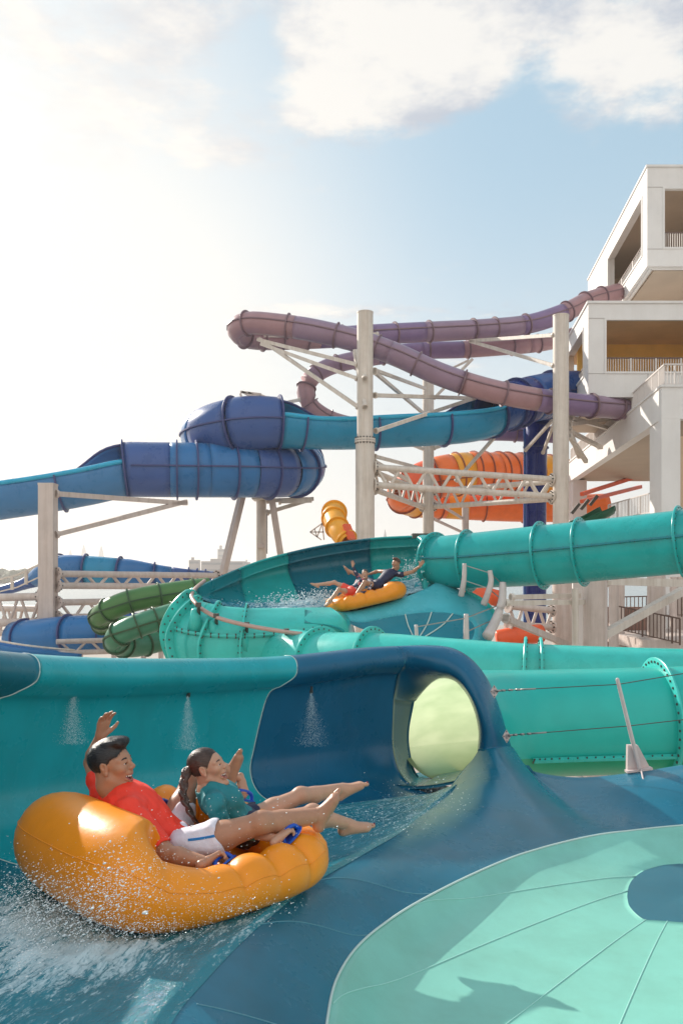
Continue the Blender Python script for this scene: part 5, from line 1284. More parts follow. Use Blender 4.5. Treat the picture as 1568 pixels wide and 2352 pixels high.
s = MB(); s.cyl(P(613, 1180, 43.3), P(613, 1272, 43.3), .035, n=8); s.build('cable_pipe', M['galv'], C5)
s = MB(); s.box(P(590, 1258, 43.4), P(611, 1250, 44.6)); s.build('band', M['steelpink'], C5)
s = MB(); s.box(P(578, 1146, 43.2), P(612, 1136, 44.8)); s.build('saddle', M['steel'], C5)
def leg_(label, a, b, w_): 
    s = MB(); s.bar(P(*a), P(*b), w_); return tag(setorigin(s.build('slanted_leg', M['steelpink']), P(*b)), label, 'leg')
leg_('slanted leg left of the slim pillar under the blue hairpin tube', (556, 1138, 43), (512, 1318, 42), .30)
leg_('slanted leg right of the slim pillar under the blue hairpin tube', (622, 1132, 43), (650, 1310, 43.5), .32)
def arm_(label, a, bars, w_=.17, m='steel', name='bracket_arm'):
    """bracket arm: bars (x,y,Y -> x,y,Y) with end plates, one thing"""
    root = thing(name, label, 'bracket', P(*bars[0][0]))
    for (p, q) in bars:
        s = MB(); A_, B_ = P(*p), P(*q); s.bar(A_, B_, w_); d = nz(B_-A_); s.cyl(A_, A_+d*w_*.6, w_*.85, n=10); s.build('brace', M[m], root)
    return root
arm_('V shaped bracket on the grey square pillar holding the blue tube', 0, [((128, 1134, 31), (428, 1156, 37)), ((128, 1228, 31), (428, 1152, 37))], .18, 'steelpink')
arm_('fan of long struts from the tallest pillar to the mauve hairpin', 0, [((822, 838, 38), (592, 780, 41.5)), ((822, 870, 38), (600, 790, 41.3)), ((824, 936, 38), (596, 778, 41.4)), ((838, 870, 37.4), (818, 806, 40)), ((838, 935, 37.4), (814, 806, 40)), ((868, 768, 45), (600, 772, 43))], .17)
arm_('struts from the tallest pillar to the slim pillar behind', 0, [((860, 850, 38), (975, 892, 47)), ((860, 855, 38), (975, 952, 47)), ((860, 1048, 38), (975, 1078, 47)), ((860, 1060, 38), (940, 1105, 42))], .15)
arm_('forked bracket under the lower mauve run, right of the tallest pillar', 0, [((860, 908, 38), (1090, 915, 43.5)), ((862, 990, 38), (1090, 914, 43.5))], .17)
arm_('crossed struts from the slim pillar up to the mauve tube', 0, [((995, 916, 48), (1085, 824, 47)), ((990, 868, 48), (1075, 828, 49))], .13)
arm_('bracket from the pillar by the building to the upper mauve runs', 0, [((1272, 770, 40), (1080, 783, 47.5)), ((1272, 840, 40), (1080, 784, 47.5))], .17)
arm_('struts fanning under the cyan flume from the slim pillar', 0, [((995, 1020, 48), (1140, 995, 44)), ((1046, 1105, 46), (1145, 993, 44)), ((995, 1030, 48), (1090, 1000, 46)), ((905, 1004, 42), (972, 1032, 47)), ((908, 1004, 42), (970, 990, 47))], .15)
arm_('bracket carrying the end of the blue hairpin tube', 0, [((612, 1150, 43.6), (720, 1146, 44)), ((612, 1178, 43.6), (718, 1146, 44)), ((640, 1152, 43), (716, 1150, 43))], .2)
arm_('pair of struts under the cyan flume near the blue tube mouth', 0, [((612, 1012, 44), (685, 992, 41.5)), ((690, 918, 44), (640, 928, 44))], .15)
arm_('struts below the orange slide on the thin pinkish pillar', 0, [((995, 1150, 50), (1060, 1190, 55)), ((995, 1192, 50), (1060, 1222, 55))], .14, 'steelpink')
arm_('sloping cream brace across the far right pillar', 0, [((1376, 1464, 27), (1568, 1356, 30)), ((1384, 1334, 27), (1568, 1340, 29))], .26)
arm_('horizontal pipe run behind the cable posts', 0, [((1160, 1385, 26), (1340, 1383, 27)), ((1172, 1372, 27), (1330, 1368, 28))], .16)
arm_('cream brace falling right from the cable posts', 0, [((1160, 1420, 24), (1300, 1480, 28))], .18, 'steelpink')
arm_('struts at the top of the dark blue drop slide', 0, [((1246, 1040, 47), (1270, 975, 44)), ((1205, 1035, 47), (1268, 965, 45)), ((1190, 968, 48), (1235, 955, 46))], .14)
def truss(label, a, b, a2, b2, n, r=.15, rw=.075, m='steel', plates=True, half=False):
    """flat lattice girder: upper chord a-b, lower chord a2-b2, zigzag web"""
    a, b, a2, b2 = [P(*q) for q in (a, b, a2, b2)]
    root = thing('lattice_truss', label, 'truss', a)
    for p, q in ((a, b), (a2, b2)):
        s = MB(); s.cyl(p, q, r, n=14); s.build('chord', M[m], root, sharp=50)
    for k in range(2*n):
        t0 = (k+.25)/(2*n+.0)*.98; t1 = (k+1.0)/(2*n)*.99
        p = (a+(b-a)*t0) if k % 2 == 0 else (a2+(b2-a2)*t0); q = (a2+(b2-a2)*t1) if k % 2 == 0 else (a+(b-a)*t1)
        s = MB(); s.cyl(p, q, rw, n=8); s.build('web_bar', M[m], root, sharp=50)
    if plates:
        for p, q in ((a, b), (b, a), (a2, b2), (b2, a2)):
            d = nz(q-p); s = MB(); s.cyl(p, p+d*.07, r*2.0, n=16)
            for k in range(8):
                an = 2*PI*k/8; u = np.array((-d[1], d[0], 0)); c = p+(u*math.cos(an)+np.array((0, 0, 1))*math.sin(an))*r*1.55; s.cyl(c, c+d*.14, .03, n=6, mi=1)
            s.build('end_plate', [M[m], M['bolt']], root, sharp=50)
    return root
truss('front white lattice truss between the tallest pillar and the pillar by the building', (858, 1073, 38), (1268, 1101, 40), (858, 1114, 38), (1268, 1140, 40), 7, .150, .080)
truss('lattice truss running back from the tallest pillar to the slim pillar', (858, 1084, 38.3), (972, 1128, 48), (858, 1124, 38.3), (972, 1166, 48), 5, .135, .065)
truss('lattice truss from the slim pillar to the pillar by the building', (994, 1128, 48), (1268, 1106, 40.5), (994, 1164, 48), (1268, 1146, 40.5), 6, .14, .07)
truss('upper lattice truss right of the grey square pillar', (130, 1318, 31), (500, 1322, 38), (130, 1345, 31), (500, 1348, 38), 7, .13, .065, 'steelpink')
truss('lower lattice truss behind the green tubes', (130, 1384, 31), (420, 1378, 38), (130, 1418, 31), (420, 1412, 38), 5, .13, .06, 'steelpink')
truss('lattice truss left of the grey square pillar', (-60, 1374, 31), (95, 1370, 31), (-60, 1432, 31), (95, 1428, 31), 3, .15, .06, 'steelpink')
truss('deeper lattice truss at the far left edge', (-60, 1396, 36), (95, 1398, 34), (-60, 1452, 36), (95, 1456, 34), 4, .14, .06, 'steelpink')
truss('low lattice truss behind the cable posts', (1165, 1392, 36), (1268, 1402, 37), (1165, 1436, 36), (1268, 1440, 37), 3, .15, .07, 'steelpink')
truss('low beam under the blue tube at the left', (130, 1474, 28), (400, 1466, 30), (130, 1500, 28), (400, 1492, 30), 4, .09, .045, 'steelpink', False)
for i, (x, y, Y, lab) in enumerate(((185, 1470, 36, 'pinkish post under the royal blue tube'), (262, 1480, 33, 'pinkish post left of the low blue tube bend'), (330, 1486, 33, 'pinkish post beneath the jade green tube'), (370, 1486, 34, 'pinkish post near the turquoise bowl edge'), (33, 1400, 38, 'pinkish post at the far left edge'), (70, 1430, 40, 'pinkish post beside the far left railing'))):
    pillar(lab, x, y, Y, 12, m='steelpink', name='support_post', group='thin posts under the left slides')
# ------------------------------------------------------------------ the tower building
M['wallwhite'] = mat('white_render', (.76, .735, .71), .7, var=.05, vscale=.6, bump=.05, bscale=20)
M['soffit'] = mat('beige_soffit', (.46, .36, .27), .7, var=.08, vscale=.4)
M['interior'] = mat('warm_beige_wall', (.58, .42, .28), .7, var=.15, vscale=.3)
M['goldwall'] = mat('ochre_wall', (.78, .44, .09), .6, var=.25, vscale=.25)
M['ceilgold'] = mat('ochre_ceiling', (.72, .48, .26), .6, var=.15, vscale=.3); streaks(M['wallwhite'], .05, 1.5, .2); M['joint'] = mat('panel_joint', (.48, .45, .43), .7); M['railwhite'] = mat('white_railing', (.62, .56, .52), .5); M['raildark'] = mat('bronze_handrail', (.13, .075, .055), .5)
VP = np.array(((1000-784)/F, 1.0, 0)); VD = VP/np.linalg.norm(VP)
EX = np.array((1, .0, 0))
def bpt(c, e, d, z): return np.array((c[0], c[1], 0))+EX*e+VD*d+np.array((0, 0, z))
TW = thing('tower_building', 'white multi-storey slide tower of stacked box balconies at the right', 'building', P(1500, 1315, 42)*np.array((1, 1, 0)))
def slab(name, c, e0, e1, d0, d1, z0, z1, m, parent=None):
    s = MB(); s.hexa([bpt(c, e0, d0, z0), bpt(c, e1, d0, z0), bpt(c, e1, d1, z0), bpt(c, e0, d1, z0), bpt(c, e0, d0, z1), bpt(c, e1, d0, z1), bpt(c, e1, d1, z1), bpt(c, e0, d1, z1)])
    return s.build(name, M[m], parent or TW)
def frame_front(name, c, e0, e1, d0, d1, z0, z1, o):
    """front facade with an opening o = (e0, e1, z0, z1), butted pieces"""
    a, b, p, q = o; s = MB()
    for (x0, x1, y0, y1) in ((e0, e1, z0, p), (e0, e1, q, z1), (e0, a, p, q), (b, e1, p, q)):
        s.hexa([bpt(c, x0, d0, y0), bpt(c, x1, d0, y0), bpt(c, x1, d1, y0), bpt(c, x0, d1, y0), bpt(c, x0, d0, y1), bpt(c, x1, d0, y1), bpt(c, x1, d1, y1), bpt(c, x0, d1, y1)])
    return s.build(name, M['wallwhite'], TW)
def frame_side(name, c, e0, e1, d0, d1, z0, z1, o):
    a, b, p, q = o; s = MB()
    for (x0, x1, y0, y1) in ((d0, d1, z0, p), (d0, d1, q, z1), (d0, a, p, q), (b, d1, p, q)):
        s.hexa([bpt(c, e0, x0, y0), bpt(c, e1, x0, y0), bpt(c, e1, x1, y0), bpt(c, e0, x1, y0), bpt(c, e0, x0, y1), bpt(c, e1, x0, y1), bpt(c, e1, x1, y1), bpt(c, e0, x1, y1)])
    return s.build(name, M['wallwhite'], TW)
def reveal(c, e, d, o, axis, w=.10, pr=.05):
    """white surround of an opening"""
    a, b, p, q = o; s = MB()
    def bx(u0, u1, z0, z1):
        if axis == 'f': s.hexa([bpt(c, u0, -pr, z0), bpt(c, u1, -pr, z0), bpt(c, u1, .12, z0), bpt(c, u0, .12, z0), bpt(c, u0, -pr, z1), bpt(c, u1, -pr, z1), bpt(c, u1, .12, z1), bpt(c, u0, .12, z1)])
        else: s.hexa([bpt(c, -pr, u0, z0), bpt(c, .12, u0, z0), bpt(c, .12, u1, z0), bpt(c, -pr, u1, z0), bpt(c, -pr, u0, z1), bpt(c, .12, u0, z1), bpt(c, .12, u1, z1), bpt(c, -pr, u1, z1)])
    bx(a-.003, b+.003, p-.003, p+w); bx(a-.003, b+.003, q-w, q+.003); bx(a-.003, a+w, p+w, q-w); bx(b-w, b+.003, p+w, q-w)
    return s.build('opening_surround', M['wallwhite'], TW)
def storey(cx, Y, ytop, ybot, depth, fo, so, wall='interior', width=14, th=.45, cope=True, ceil='soffit'):
    """one box: front corner at photo column cx, Y away"""
    X = (cx-784)/F*Y; c = (X, Y, 0); zt = HC-(ytop-1315)/F*Y; zb = HC-(ybot-1315)/F*Y
    zz = lambda y: HC-(y-1315)/F*Y
    ee = lambda x: (x-cx)/F*Y
    f_ = (ee(fo[0]), min(ee(fo[1]), width-1), zz(fo[3]), zz(fo[2]))
    frame_front('front_wall', c, 0, width, 0, th, zb, zt, f_); reveal(c, 0, 0, f_, 'f')
    def dd(x): # depth along the side where photo column x lies
        # X + VD.x*d over Y + VD.y*d
        k = (x-784)/F; return (X-k*Y)/(k*VD[1]-VD[0])
    o = (dd(so[0]), min(dd(so[1]), depth-.3), f_[2]+so[2], f_[3]+so[3])
    frame_side('side_wall', c, 0, th, th, depth, zb, zt, o); reveal(c, 0, 0, o, 's')
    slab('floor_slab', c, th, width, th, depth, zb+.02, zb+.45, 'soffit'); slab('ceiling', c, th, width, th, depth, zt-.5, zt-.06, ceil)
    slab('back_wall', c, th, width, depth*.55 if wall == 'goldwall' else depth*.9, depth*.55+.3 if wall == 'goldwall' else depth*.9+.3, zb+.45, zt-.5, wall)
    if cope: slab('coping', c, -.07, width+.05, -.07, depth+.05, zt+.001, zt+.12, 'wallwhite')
    for z in (f_[2], f_[3]):
        s = MB(); s.bar(bpt(c, .0, -.012, z), bpt(c, f_[0], -.012, z), .02, .02); s.build('panel_joint', M['joint'], TW)
    s = MB(); s.bar(bpt(c, f_[0]+2.2, -.012, zb), bpt(c, f_[0]+2.2, -.012, f_[2]-.02), .02, .02); s.build('panel_joint', M['joint'], TW)
    return c, zt, zb, f_, o, dd
def bal(c, o, axis, h, pitch=.13):
    a, b, p, q = o; s = MB(); t = MB(); n = int((b-a)/pitch)
    pt = (lambda u, z: bpt(c, u, .22, z)) if axis == 'f' else (lambda u, z: bpt(c, .22, u, z))
    for i in range(n+1):
        u = a+.1+(b-a-.2)*i/n; s.bar(pt(u, p+.10), pt(u, p+h), .09 if i % 10 == 0 else .035)
    t.bar(pt(a+.1, p+h+.02), pt(b-.1, p+h+.02), .07); s.bar(pt(a+.1, p+.11), pt(b-.1, p+.11), .04)
    o_ = s.build('balustrade', M['railwhite'], TW); t.build('hand_rail', M['raildark'], o_)
c1_, zt, zb, fo, so_, dd = storey(1485, 46, 384, 611, 18, (1521, 1800, 430, 572), (1474, 1395, .0, .0), 'interior')
bal(c1_, fo, 'f', .98); bal(c1_, (so_[0], so_[1]-.5, so_[2], so_[3]), 's', .9, .3)
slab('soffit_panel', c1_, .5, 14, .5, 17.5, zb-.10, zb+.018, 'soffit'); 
s = MB(); s.bar(bpt(c1_, .25, .2, zb-.06), bpt(c1_, .25, 18, zb-.06), .12); s.bar(bpt(c1_, .25, .25, zb-.06), bpt(c1_, 14, .25, zb-.06), .12); s.build('drip_edge', M['wallwhite'], TW)
c2_, zt2, zb2, fo2, so2, dd = storey(1350, 42, 697, 912, 10.5, (1387, 1900, 731, 858), (1340, 1300, .1, -.1), 'goldwall', 16, ceil='ceilgold')
bal(c2_, fo2, 'f', .82); bal(c2_, so2, 's', .8, .25)
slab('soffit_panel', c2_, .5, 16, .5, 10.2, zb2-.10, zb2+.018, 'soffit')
# lower block with the stair roof terrace
X3 = (1518-784)/F*36; c3_ = (X3, 36, 0); z3 = lambda y: HC-(y-1315)/F*36
slab('roof_beam', c3_, 0, .5, 0, 26, z3(962), z3(889), 'wallwhite'); slab('roof_beam', c3_, .5, 14, 0, .5, z3(962), z3(889), 'wallwhite')
slab('terrace_slab', c3_, .5, 14, .5, 26, z3(955), z3(930), 'soffit')
slab('coping', c3_, -.06, 14, -.06, .56, z3(889)+.001, z3(889)+.10, 'wallwhite'); slab('coping', c3_, -.06, .56, .56, 26, z3(889)+.001, z3(889)+.10, 'wallwhite')
s = MB(); 
for (e0, e1, d0, d1) in ((0, .82, 0, .5), (4.5, 5.4, 0, .5)): s.hexa([bpt(c3_, e0, d0, 0), bpt(c3_, e1, d0, 0), bpt(c3_, e1, d1, 0), bpt(c3_, e0, d1, 0)]+[bpt(c3_, e0, d0, z3(962)-.003), bpt(c3_, e1, d0, z3(962)-.003), bpt(c3_, e1, d1, z3(962)-.003), bpt(c3_, e0, d1, z3(962)-.003)])
s.build('front_pier', M['wallwhite'], TW)
slab('side_pier', c3_, .05, .48, .5, 2.2, 0, z3(962)-.004, 'wallwhite'); slab('side_pier', c3_, .1, 1.1, 24, 25.9, 0, z3(962)-.004, 'wallwhite')
slab('infill_panel', c3_, .83, 4.49, .25, .45, 0, z3(1000), 'interior')
tr_ = [bpt(c3_, .2, 25.5, z3(889)+.1), bpt(c3_, .2, .25, z3(889)+.1), bpt(c3_, 9, .25, z3(889)+.1)]
railing('terrace_railing', 'long white railing along the roof edge of the lower block', tr_, .95, .16, .032, 'railwhite', top=.07)
# landing with a railing under the terrace, left of the front pier
zl = z3(1190); slab('landing_slab', c3_, -.3, 3, 2.3, 16, zl-.35, zl-.02, 'wallwhite')
railing('landing_railing', 'sloping landing railing beside the dark green chute', [P(1500, 1178, 38), P(1396, 1200, 45)], .95, .22, .03, 'railwhite')
s = MB(); s.bar(P(1335, 1135, 55), P(1470, 1092, 62), .25); s.bar(P(1335, 1152, 55), P(1470, 1118, 62), .25); tag(setorigin(s.build('bridge_beam', M['rust']), P(1335, 1140, 55)), 'red orange beam pair seen under the terrace slab', 'beam')
# steel under the second box
arm_('white steel struts under the lower balcony box', 0, [((1306, 975, 42), (1400, 962, 46)), ((1306, 990, 42), (1380, 1028, 46)), ((1310, 960, 42), (1400, 985, 48)), ((1306, 1000, 41), (1345, 1060, 44)), ((1306, 985, 42), (1330, 1050, 44))], .2)
s = MB(); s.hexa([P(1320, 1055, 44), P(1380, 1052, 44), P(1430, 985, 50), P(1390, 975, 50), P(1330, 1010, 44), P(1400, 960, 44), P(1440, 950, 50), P(1400, 945, 50)])
# ground floor clutter low at the right
M['brownwall'] = mat('mottled_brown_wall', (.22, .12, .09), .8, var=.3, vscale=.5)  # brown is the wall's own mottled colour
LG = thing('service_deck', 'pinkish walkway deck with columns low at the right behind the tubes', 'deck', P(1480, 1470, 33))
s = MB(); a = P(1395, 1446, 34); b = P(1640, 1500, 30); s.box((a[0], 30, a[2]-.5), (b[0]+3, 36, a[2]-.1)); s.build('deck_slab', M['steelpink'], LG)
s = MB(); s.box((a[0]+.5, 36.2, 0), (b[0]+3, 36.6, P(0, 1395, 36)[2])); s.build('rear_wall', M['brownwall'], LG)
s = MB(); p0 = P(1412, 1398, 35.2); p1 = P(1500, 1470, 35.2); s.box((p0[0], 35, p1[2]), (p1[0], 35.3, p0[2])); s.build('side_wall', M['brownwall'], LG)
s = MB(); p0 = P(1530, 1360, 37); p1 = P(1640, 1470, 37); s.box((p0[0], 37, p1[2]), (p1[0], 37.3, p0[2])); s.build('side_wall', M['brownwall'], LG)
for x, Y, w_ in ((1408, 30, 22), (1424, 33, 18), (1545, 34, 16), (1560, 36, 14)):
    s = MB(); c = P(x, 1325, Y); s.cyl((c[0], Y, 0), (c[0], Y, c[2]), w_/2*Y/F, n=16); s.build('column', M['steelpink'], LG, sharp=50)
railing('deck_railing', 'dark railing on the walkway deck low at the right', [P(1410, 1448, 31.5), P(1560, 1482, 29.5)], .95, .14, .03, 'raildark')
railing('deck_railing', 'second railing at the right edge behind the sloping brace', [P(1420, 1420, 35), P(1600, 1416, 35)], .9, .16, .03, 'raildark')
OB = thing('orange_chute', 'red orange chute piece low behind the cable posts', 'water slide', P(1110, 1370, 30))
s = MB(); s.pipe(cr(Ps([(1080, 1362, 31), (1110, 1366, 30), (1140, 1374, 29.5)]), 6), .30, 16); s.build('tube_section', M['rust'], OB, True)
s = MB(); s.pipe(cr(Ps([(1140, 1470, 36), (1180, 1462, 36), (1240, 1455, 36.5)]), 6), .42, 16); s.build('tube_section', M['rust'], OB, True)
# ------------------------------------------------------------------ ground, shore, skyline
M['ground'] = mat('pale_paving', (.42, .36, .31), .9, var=.12, vscale=.2); M['sea'] = mat('hazy_sea', (.20, .26, .28), .25, bump=.2, bscale=.4)
def plane(name, x0, x1, y0, y1, z, m):
    o = mk(name, [(x0, y0, z), (x1, y0, z), (x1, y1, z), (x0, y1, z)], [(0, 1, 2, 3)], m, None, False); return tag(o, kind='structure')
plane('ground', -120, 120, -20, 110, 0, M['ground']); plane('water', -9000, 9000, 110, 9000, -.4, M['sea']); plane('terrain', -3000, 3000, -3000, -20, -.01, M['ground'])
plane('terrain', -3000, -120, -20, 110, -.02, M['ground']); plane('terrain', 120, 3000, -20, 110, -.02, M['ground'])
M['city'] = mat('pale_concrete', (.34, .30, .29), .9); M['cityglass'] = mat('dim_window_band', (.16, .16, .18), .5)
def block(label, x0, x1, ytop, Y, n=3, cat='building', setback=True):
    a = P(x0, 1315, Y); b = P(x1, ytop, Y); root = thing('far_building', label, cat, ((a[0]+b[0])/2, Y, 0)); d = (b[0]-a[0])*.6
    s = MB(); s.box((a[0], Y, 0), (b[0], Y+d, b[2])); s.build('wall', M['city'], root)
    s = MB()
    for k in range(n):
        z = HC*0+b[2]*(k+.5)/n; s.box((a[0]+d*.05, Y-.4, z), (b[0]-d*.05, Y-.003, z+b[2]*.3/n))
    s.build('window', M['cityglass'], root)
    if setback:
        w_ = (b[0]-a[0]); s = MB(); s.box((a[0]+w_*.2, Y+d*.2, b[2]), (a[0]+w_*.45, Y+d*.6, b[2]*1.12)); s.build('roof_room', M['city'], root)
    return root
block('low hazy palace block on the shore, widest of the skyline', 462, 560, 1289, 620, 3)
block('small hazy block left of the shore palace', 434, 458, 1286, 640, 3)
block('hazy tower with a flat top behind the shore palace', 500, 520, 1261, 900, 6)
block('hazy block at the right end of the shore palace', 562, 574, 1291, 660, 2)
def spire(label, x, ytop, Y):
    c = P(x, 1315, Y); t = P(x, ytop, Y); root = thing('far_tower', label, 'tower', (c[0], Y, 0)); r = 8*Y/F; s = MB()
    h = t[2]; s.cyl((c[0], Y, 0), (c[0], Y, h*.62), r, n=10); s.cyl((c[0], Y, h*.62), (c[0], Y, h*.8), r*.8, r*.55, n=10); s.build('shaft', M['city'], root); s = MB(); s.cyl((c[0], Y, h*.8), (c[0], Y, h), r*.55, .05*r, n=10); s.build('spire', M['city'], root)
spire('faint twin tower on the horizon, the left one', 193, 1250, 1600); spire('faint twin tower on the horizon, the right one', 233, 1252, 1600); spire('faint lone spire right of the tallest pillar', 884, 1216, 1500); spire('faint low spire left of the grey pillar top', 162, 1262, 1700)
def shore():
    r = random.Random(4); s = MB()
    for k in range(120):
        x = r.uniform(-40, 100); Y = r.uniform(560, 640); c = P(x, 1315, Y); s.ball((c[0], Y, r.uniform(2, 5)), r.uniform(3, 5.5), 7, 5)
    o = s.build('treeline', M['shoretree'], None, True); tag(o, 'hazy line of low trees along the far shore at the left edge', 'trees', kind='stuff')
M['shoretree'] = mat('hazy_foliage', (.07, .085, .05), .9); shore()
plane('island', P(-80, 1315, 560)[0], P(620, 1315, 560)[0], 555, 2400, .1, M['ground'])
s = MB()
railing('far_railing', 'white railing along the wavy flume at the far left', [P(-40, 1372, 49), P(40, 1352, 48.5), P(92, 1328, 48)], .8, .9, .09, 'steel', top=.1, every=1)
railing('far_railing', 'white picket railing low at the far left edge', [P(40, 1492, 40), P(92, 1492, 40)], 1.2, .2, .06, 'steel')
BF = thing('flume', 'blue flume rim with a pale handrail at the lower left edge', 'water slide', P(40, 1480, 27))
q = resample(cr(Ps([(-60, 1470, 27), (0, 1480, 27), (60, 1490, 27), (120, 1497, 27.5), (180, 1502, 28)]), 6), .2)
v, f = sweep_arc(q, .4, math.radians(-95), math.radians(95), 14, .05); mk('open_flume', v, f, M['cobalt'], BF)
s = MB(); s.pipe(q+np.array((0, -.35, .16)), .035, 6); s.build('hand_rail', M['steel'], BF, True)
# the warm air of the gulf
hz_ = MB(); hz_.box((-9500, -3100, -1.5), (9500, 9500, 60)); hz = hz_.build('haze', [bpy.data.materials.new('haze')])
def haze_mat():
    m = hz.data.materials[0]; m.use_nodes = True; nt = m.node_tree; nt.nodes.clear(); o = nt.nodes.new('ShaderNodeOutputMaterial'); v = nt.nodes.new('ShaderNodeVolumePrincipled')
    v.inputs['Color'].default_value = (.97, .93, .90, 1); v.inputs['Density'].default_value = HAZE; v.inputs['Anisotropy'].default_value = .45
    nt.links.new(v.outputs[0], o.inputs['Volume']); hz['kind'] = 'stuff'
HAZE = .0005
haze_mat()
# ------------------------------------------------------------------ running water, foam, spray
def vnoise(x, y, seed=0):
    """smooth value noise"""
    r = np.random.default_rng(seed); T_ = r.uniform(-1, 1, (256, 256))
    xi = np.floor(x).astype(int); yi = np.floor(y).astype(int); fx = x-xi; fy = y-yi; fx = fx*fx*(3-2*fx); fy = fy*fy*(3-2*fy)
    g = lambda a, b: T_[a % 256, b % 256]
    return (g(xi, yi)*(1-fx)+g(xi+1, yi)*fx)*(1-fy)+(g(xi, yi+1)*(1-fx)+g(xi+1, yi+1)*fx)*fy
def upsample(g, a, b):
    m, n, _ = g.shape; ii = np.linspace(0, m-1, (m-1)*a+1); jj = np.linspace(0, n-1, (n-1)*b+1)
    i = np.minimum(ii.astype(int), m-2); j = np.minimum(jj.astype(int), n-2); fi = (ii-i)[:, None, None]; fj = (jj-j)[None, :, None]
    return (g[i][:, j]*(1-fi)+g[i+1][:, j]*fi)*(1-fj)+(g[i][:, j+1]*(1-fi)+g[i+1][:, j+1]*fi)*fj
def water_mat(name, deep, foamc=(.66, .80, .84), fs=(6., 24.), lo=.50, hi=.66):
    m = bpy.data.materials.new(name); m.use_nodes = True; nt = m.node_tree; N = nt.nodes; L = nt.links; b = N['Principled BSDF']
    uv = N.new('ShaderNodeUVMap'); uv.uv_map = 'UVMap'
    def ns(sx, sy, det, off=0., rough=.65, dist=.4):
        mp_ = N.new('ShaderNodeMapping'); mp_.inputs['Scale'].default_value = (sx, sy, 1); mp_.inputs['Location'].default_value = (off, off*.7, 0)
        n = N.new('ShaderNodeTexNoise'); n.inputs['Scale'].default_value = 1; n.inputs['Detail'].default_value = det; n.inputs['Roughness'].default_value = rough; n.inputs['Distortion'].default_value = dist
        L.new(uv.outputs[0], mp_.inputs[0]); L.new(mp_.outputs[0], n.inputs['Vector']); return n.outputs['Fac']
    def mth(op, a, b_, c=None):
        n = N.new('ShaderNodeMath'); n.operation = op
        for i, x in enumerate((a, b_, c)):
            if x is None: continue
            if isinstance(x, (int, float)): n.inputs[i].default_value = x
            else: L.new(x, n.inputs[i])
        return n.outputs[0]
    at = N.new('ShaderNodeAttribute'); at.attribute_name = 'foam'
    f1 = ns(fs[0], fs[1], 8); f2 = ns(fs[0]*5, fs[1]*3.2, 5, 3.3, .7)
    mix_ = mth('ADD', mth('MULTIPLY', f1, .55), mth('MULTIPLY', f2, .45))
    fo = mth('ADD', mix_, mth('MULTIPLY', at.outputs['Fac'], .17))
    mr = N.new('ShaderNodeMapRange'); mr.interpolation_type = 'SMOOTHSTEP'; L.new(fo, mr.inputs['Value']); mr.inputs['From Min'].default_value = lo+.04; mr.inputs['From Max'].default_value = hi+.06; mr.inputs['To Max'].default_value = .92
    tone = ns(1.6, 6, 4, 9.1)
    cr_ = N.new('ShaderNodeMix'); cr_.data_type = 'RGBA'; cr_.inputs['A'].default_value = (*[c*.75 for c in deep], 1); cr_.inputs['B'].default_value = (*[c*1.4+.004 for c in deep], 1); L.new(tone, cr_.inputs['Factor'])
    c2 = N.new('ShaderNodeMix'); c2.data_type = 'RGBA'; L.new(cr_.outputs['Result'], c2.inputs['A']); c2.inputs['B'].default_value = (*foamc, 1); L.new(mr.outputs['Result'], c2.inputs['Factor'])
    L.new(c2.outputs['Result'], b.inputs['Base Color'])
    r = N.new('ShaderNodeMapRange'); L.new(mr.outputs['Result'], r.inputs['Value']); r.inputs['To Min'].default_value = .10; r.inputs['To Max'].default_value = .7; L.new(r.outputs['Result'], b.inputs['Roughness'])
    bp = N.new('ShaderNodeBump'); bp.inputs['Strength'].default_value = .55; bp.inputs['Distance'].default_value = .02
    L.new(mth('ADD', f1, mth('MULTIPLY', f2, .8)), bp.inputs['Height']); L.new(bp.outputs['Normal'], b.inputs['Normal'])
    return m
M['water'] = water_mat('rushing_slide_water', (.010, .20, .265))
M['water2'] = water_mat('upper_slide_water', (.012, .20, .28), fs=(2.5, 9.))
def set_foam(o, foam):
    a = o.data.attributes.new('foam', 'FLOAT', 'POINT'); a.data.foreach_set('value', np.asarray(foam, np.float32).ravel())
ext = gs[8:14:2, :CHANNEL.shape[1]].copy(); fd = np.clip((np.arange(CHANNEL.shape[1])-44)/12., 0, 1)[None, :, None]; ext = ext*(1-fd)+(CHANNEL[-1:]+np.array((.0, 0, -.012)))*fd
CH = np.concatenate([CHANNEL, ext], 0)
W = upsample(CH, 5, 4); m_, n__, _ = W.shape
du = np.linalg.norm(np.diff(W, axis=1), axis=2).mean(0); ucoord = np.concatenate([[0], np.cumsum(du)])
dv = np.linalg.norm(np.diff(W, axis=0), axis=2); 
U = np.tile(ucoord, (m_, 1)); V = np.vstack([np.zeros((1, n__)), np.cumsum(dv, axis=0)])
px = 784+F*W[..., 0]/W[..., 1]; py = 1315-F*(W[..., 2]-HC)/W[..., 1]
def gauss(cx, cy, r):      # foam round a place on the water
    c = G(cx, cy, 5.44); return np.exp(-((W[..., 0]-c[0])**2+(W[..., 1]-c[1])**2)/(r*r))
foam = 1.1*gauss(70, 2080, .34)+.8*gauss(190, 2160, .26)+.55*gauss(10, 2220, .4)+.5*gauss(330, 2165, .2)+.35*gauss(520, 2110, .22)+.25*gauss(650, 2050, .2)
foam += .16*np.clip((W[..., 1]-4.6)/2.5, 0, 1)+.18*np.clip(1-V[::-1]*0-np.abs(px-950)/320, 0, 1)*(py < 1990)
foam = np.clip(foam, 0, 1.25)
amp = .006+.03*np.clip(foam, 0, 1)
hgt = vnoise(U*3.2, V*9, 1)*.5+vnoise(U*9, V*24, 2)*.32+vnoise(U*22, V*46, 3)*.2
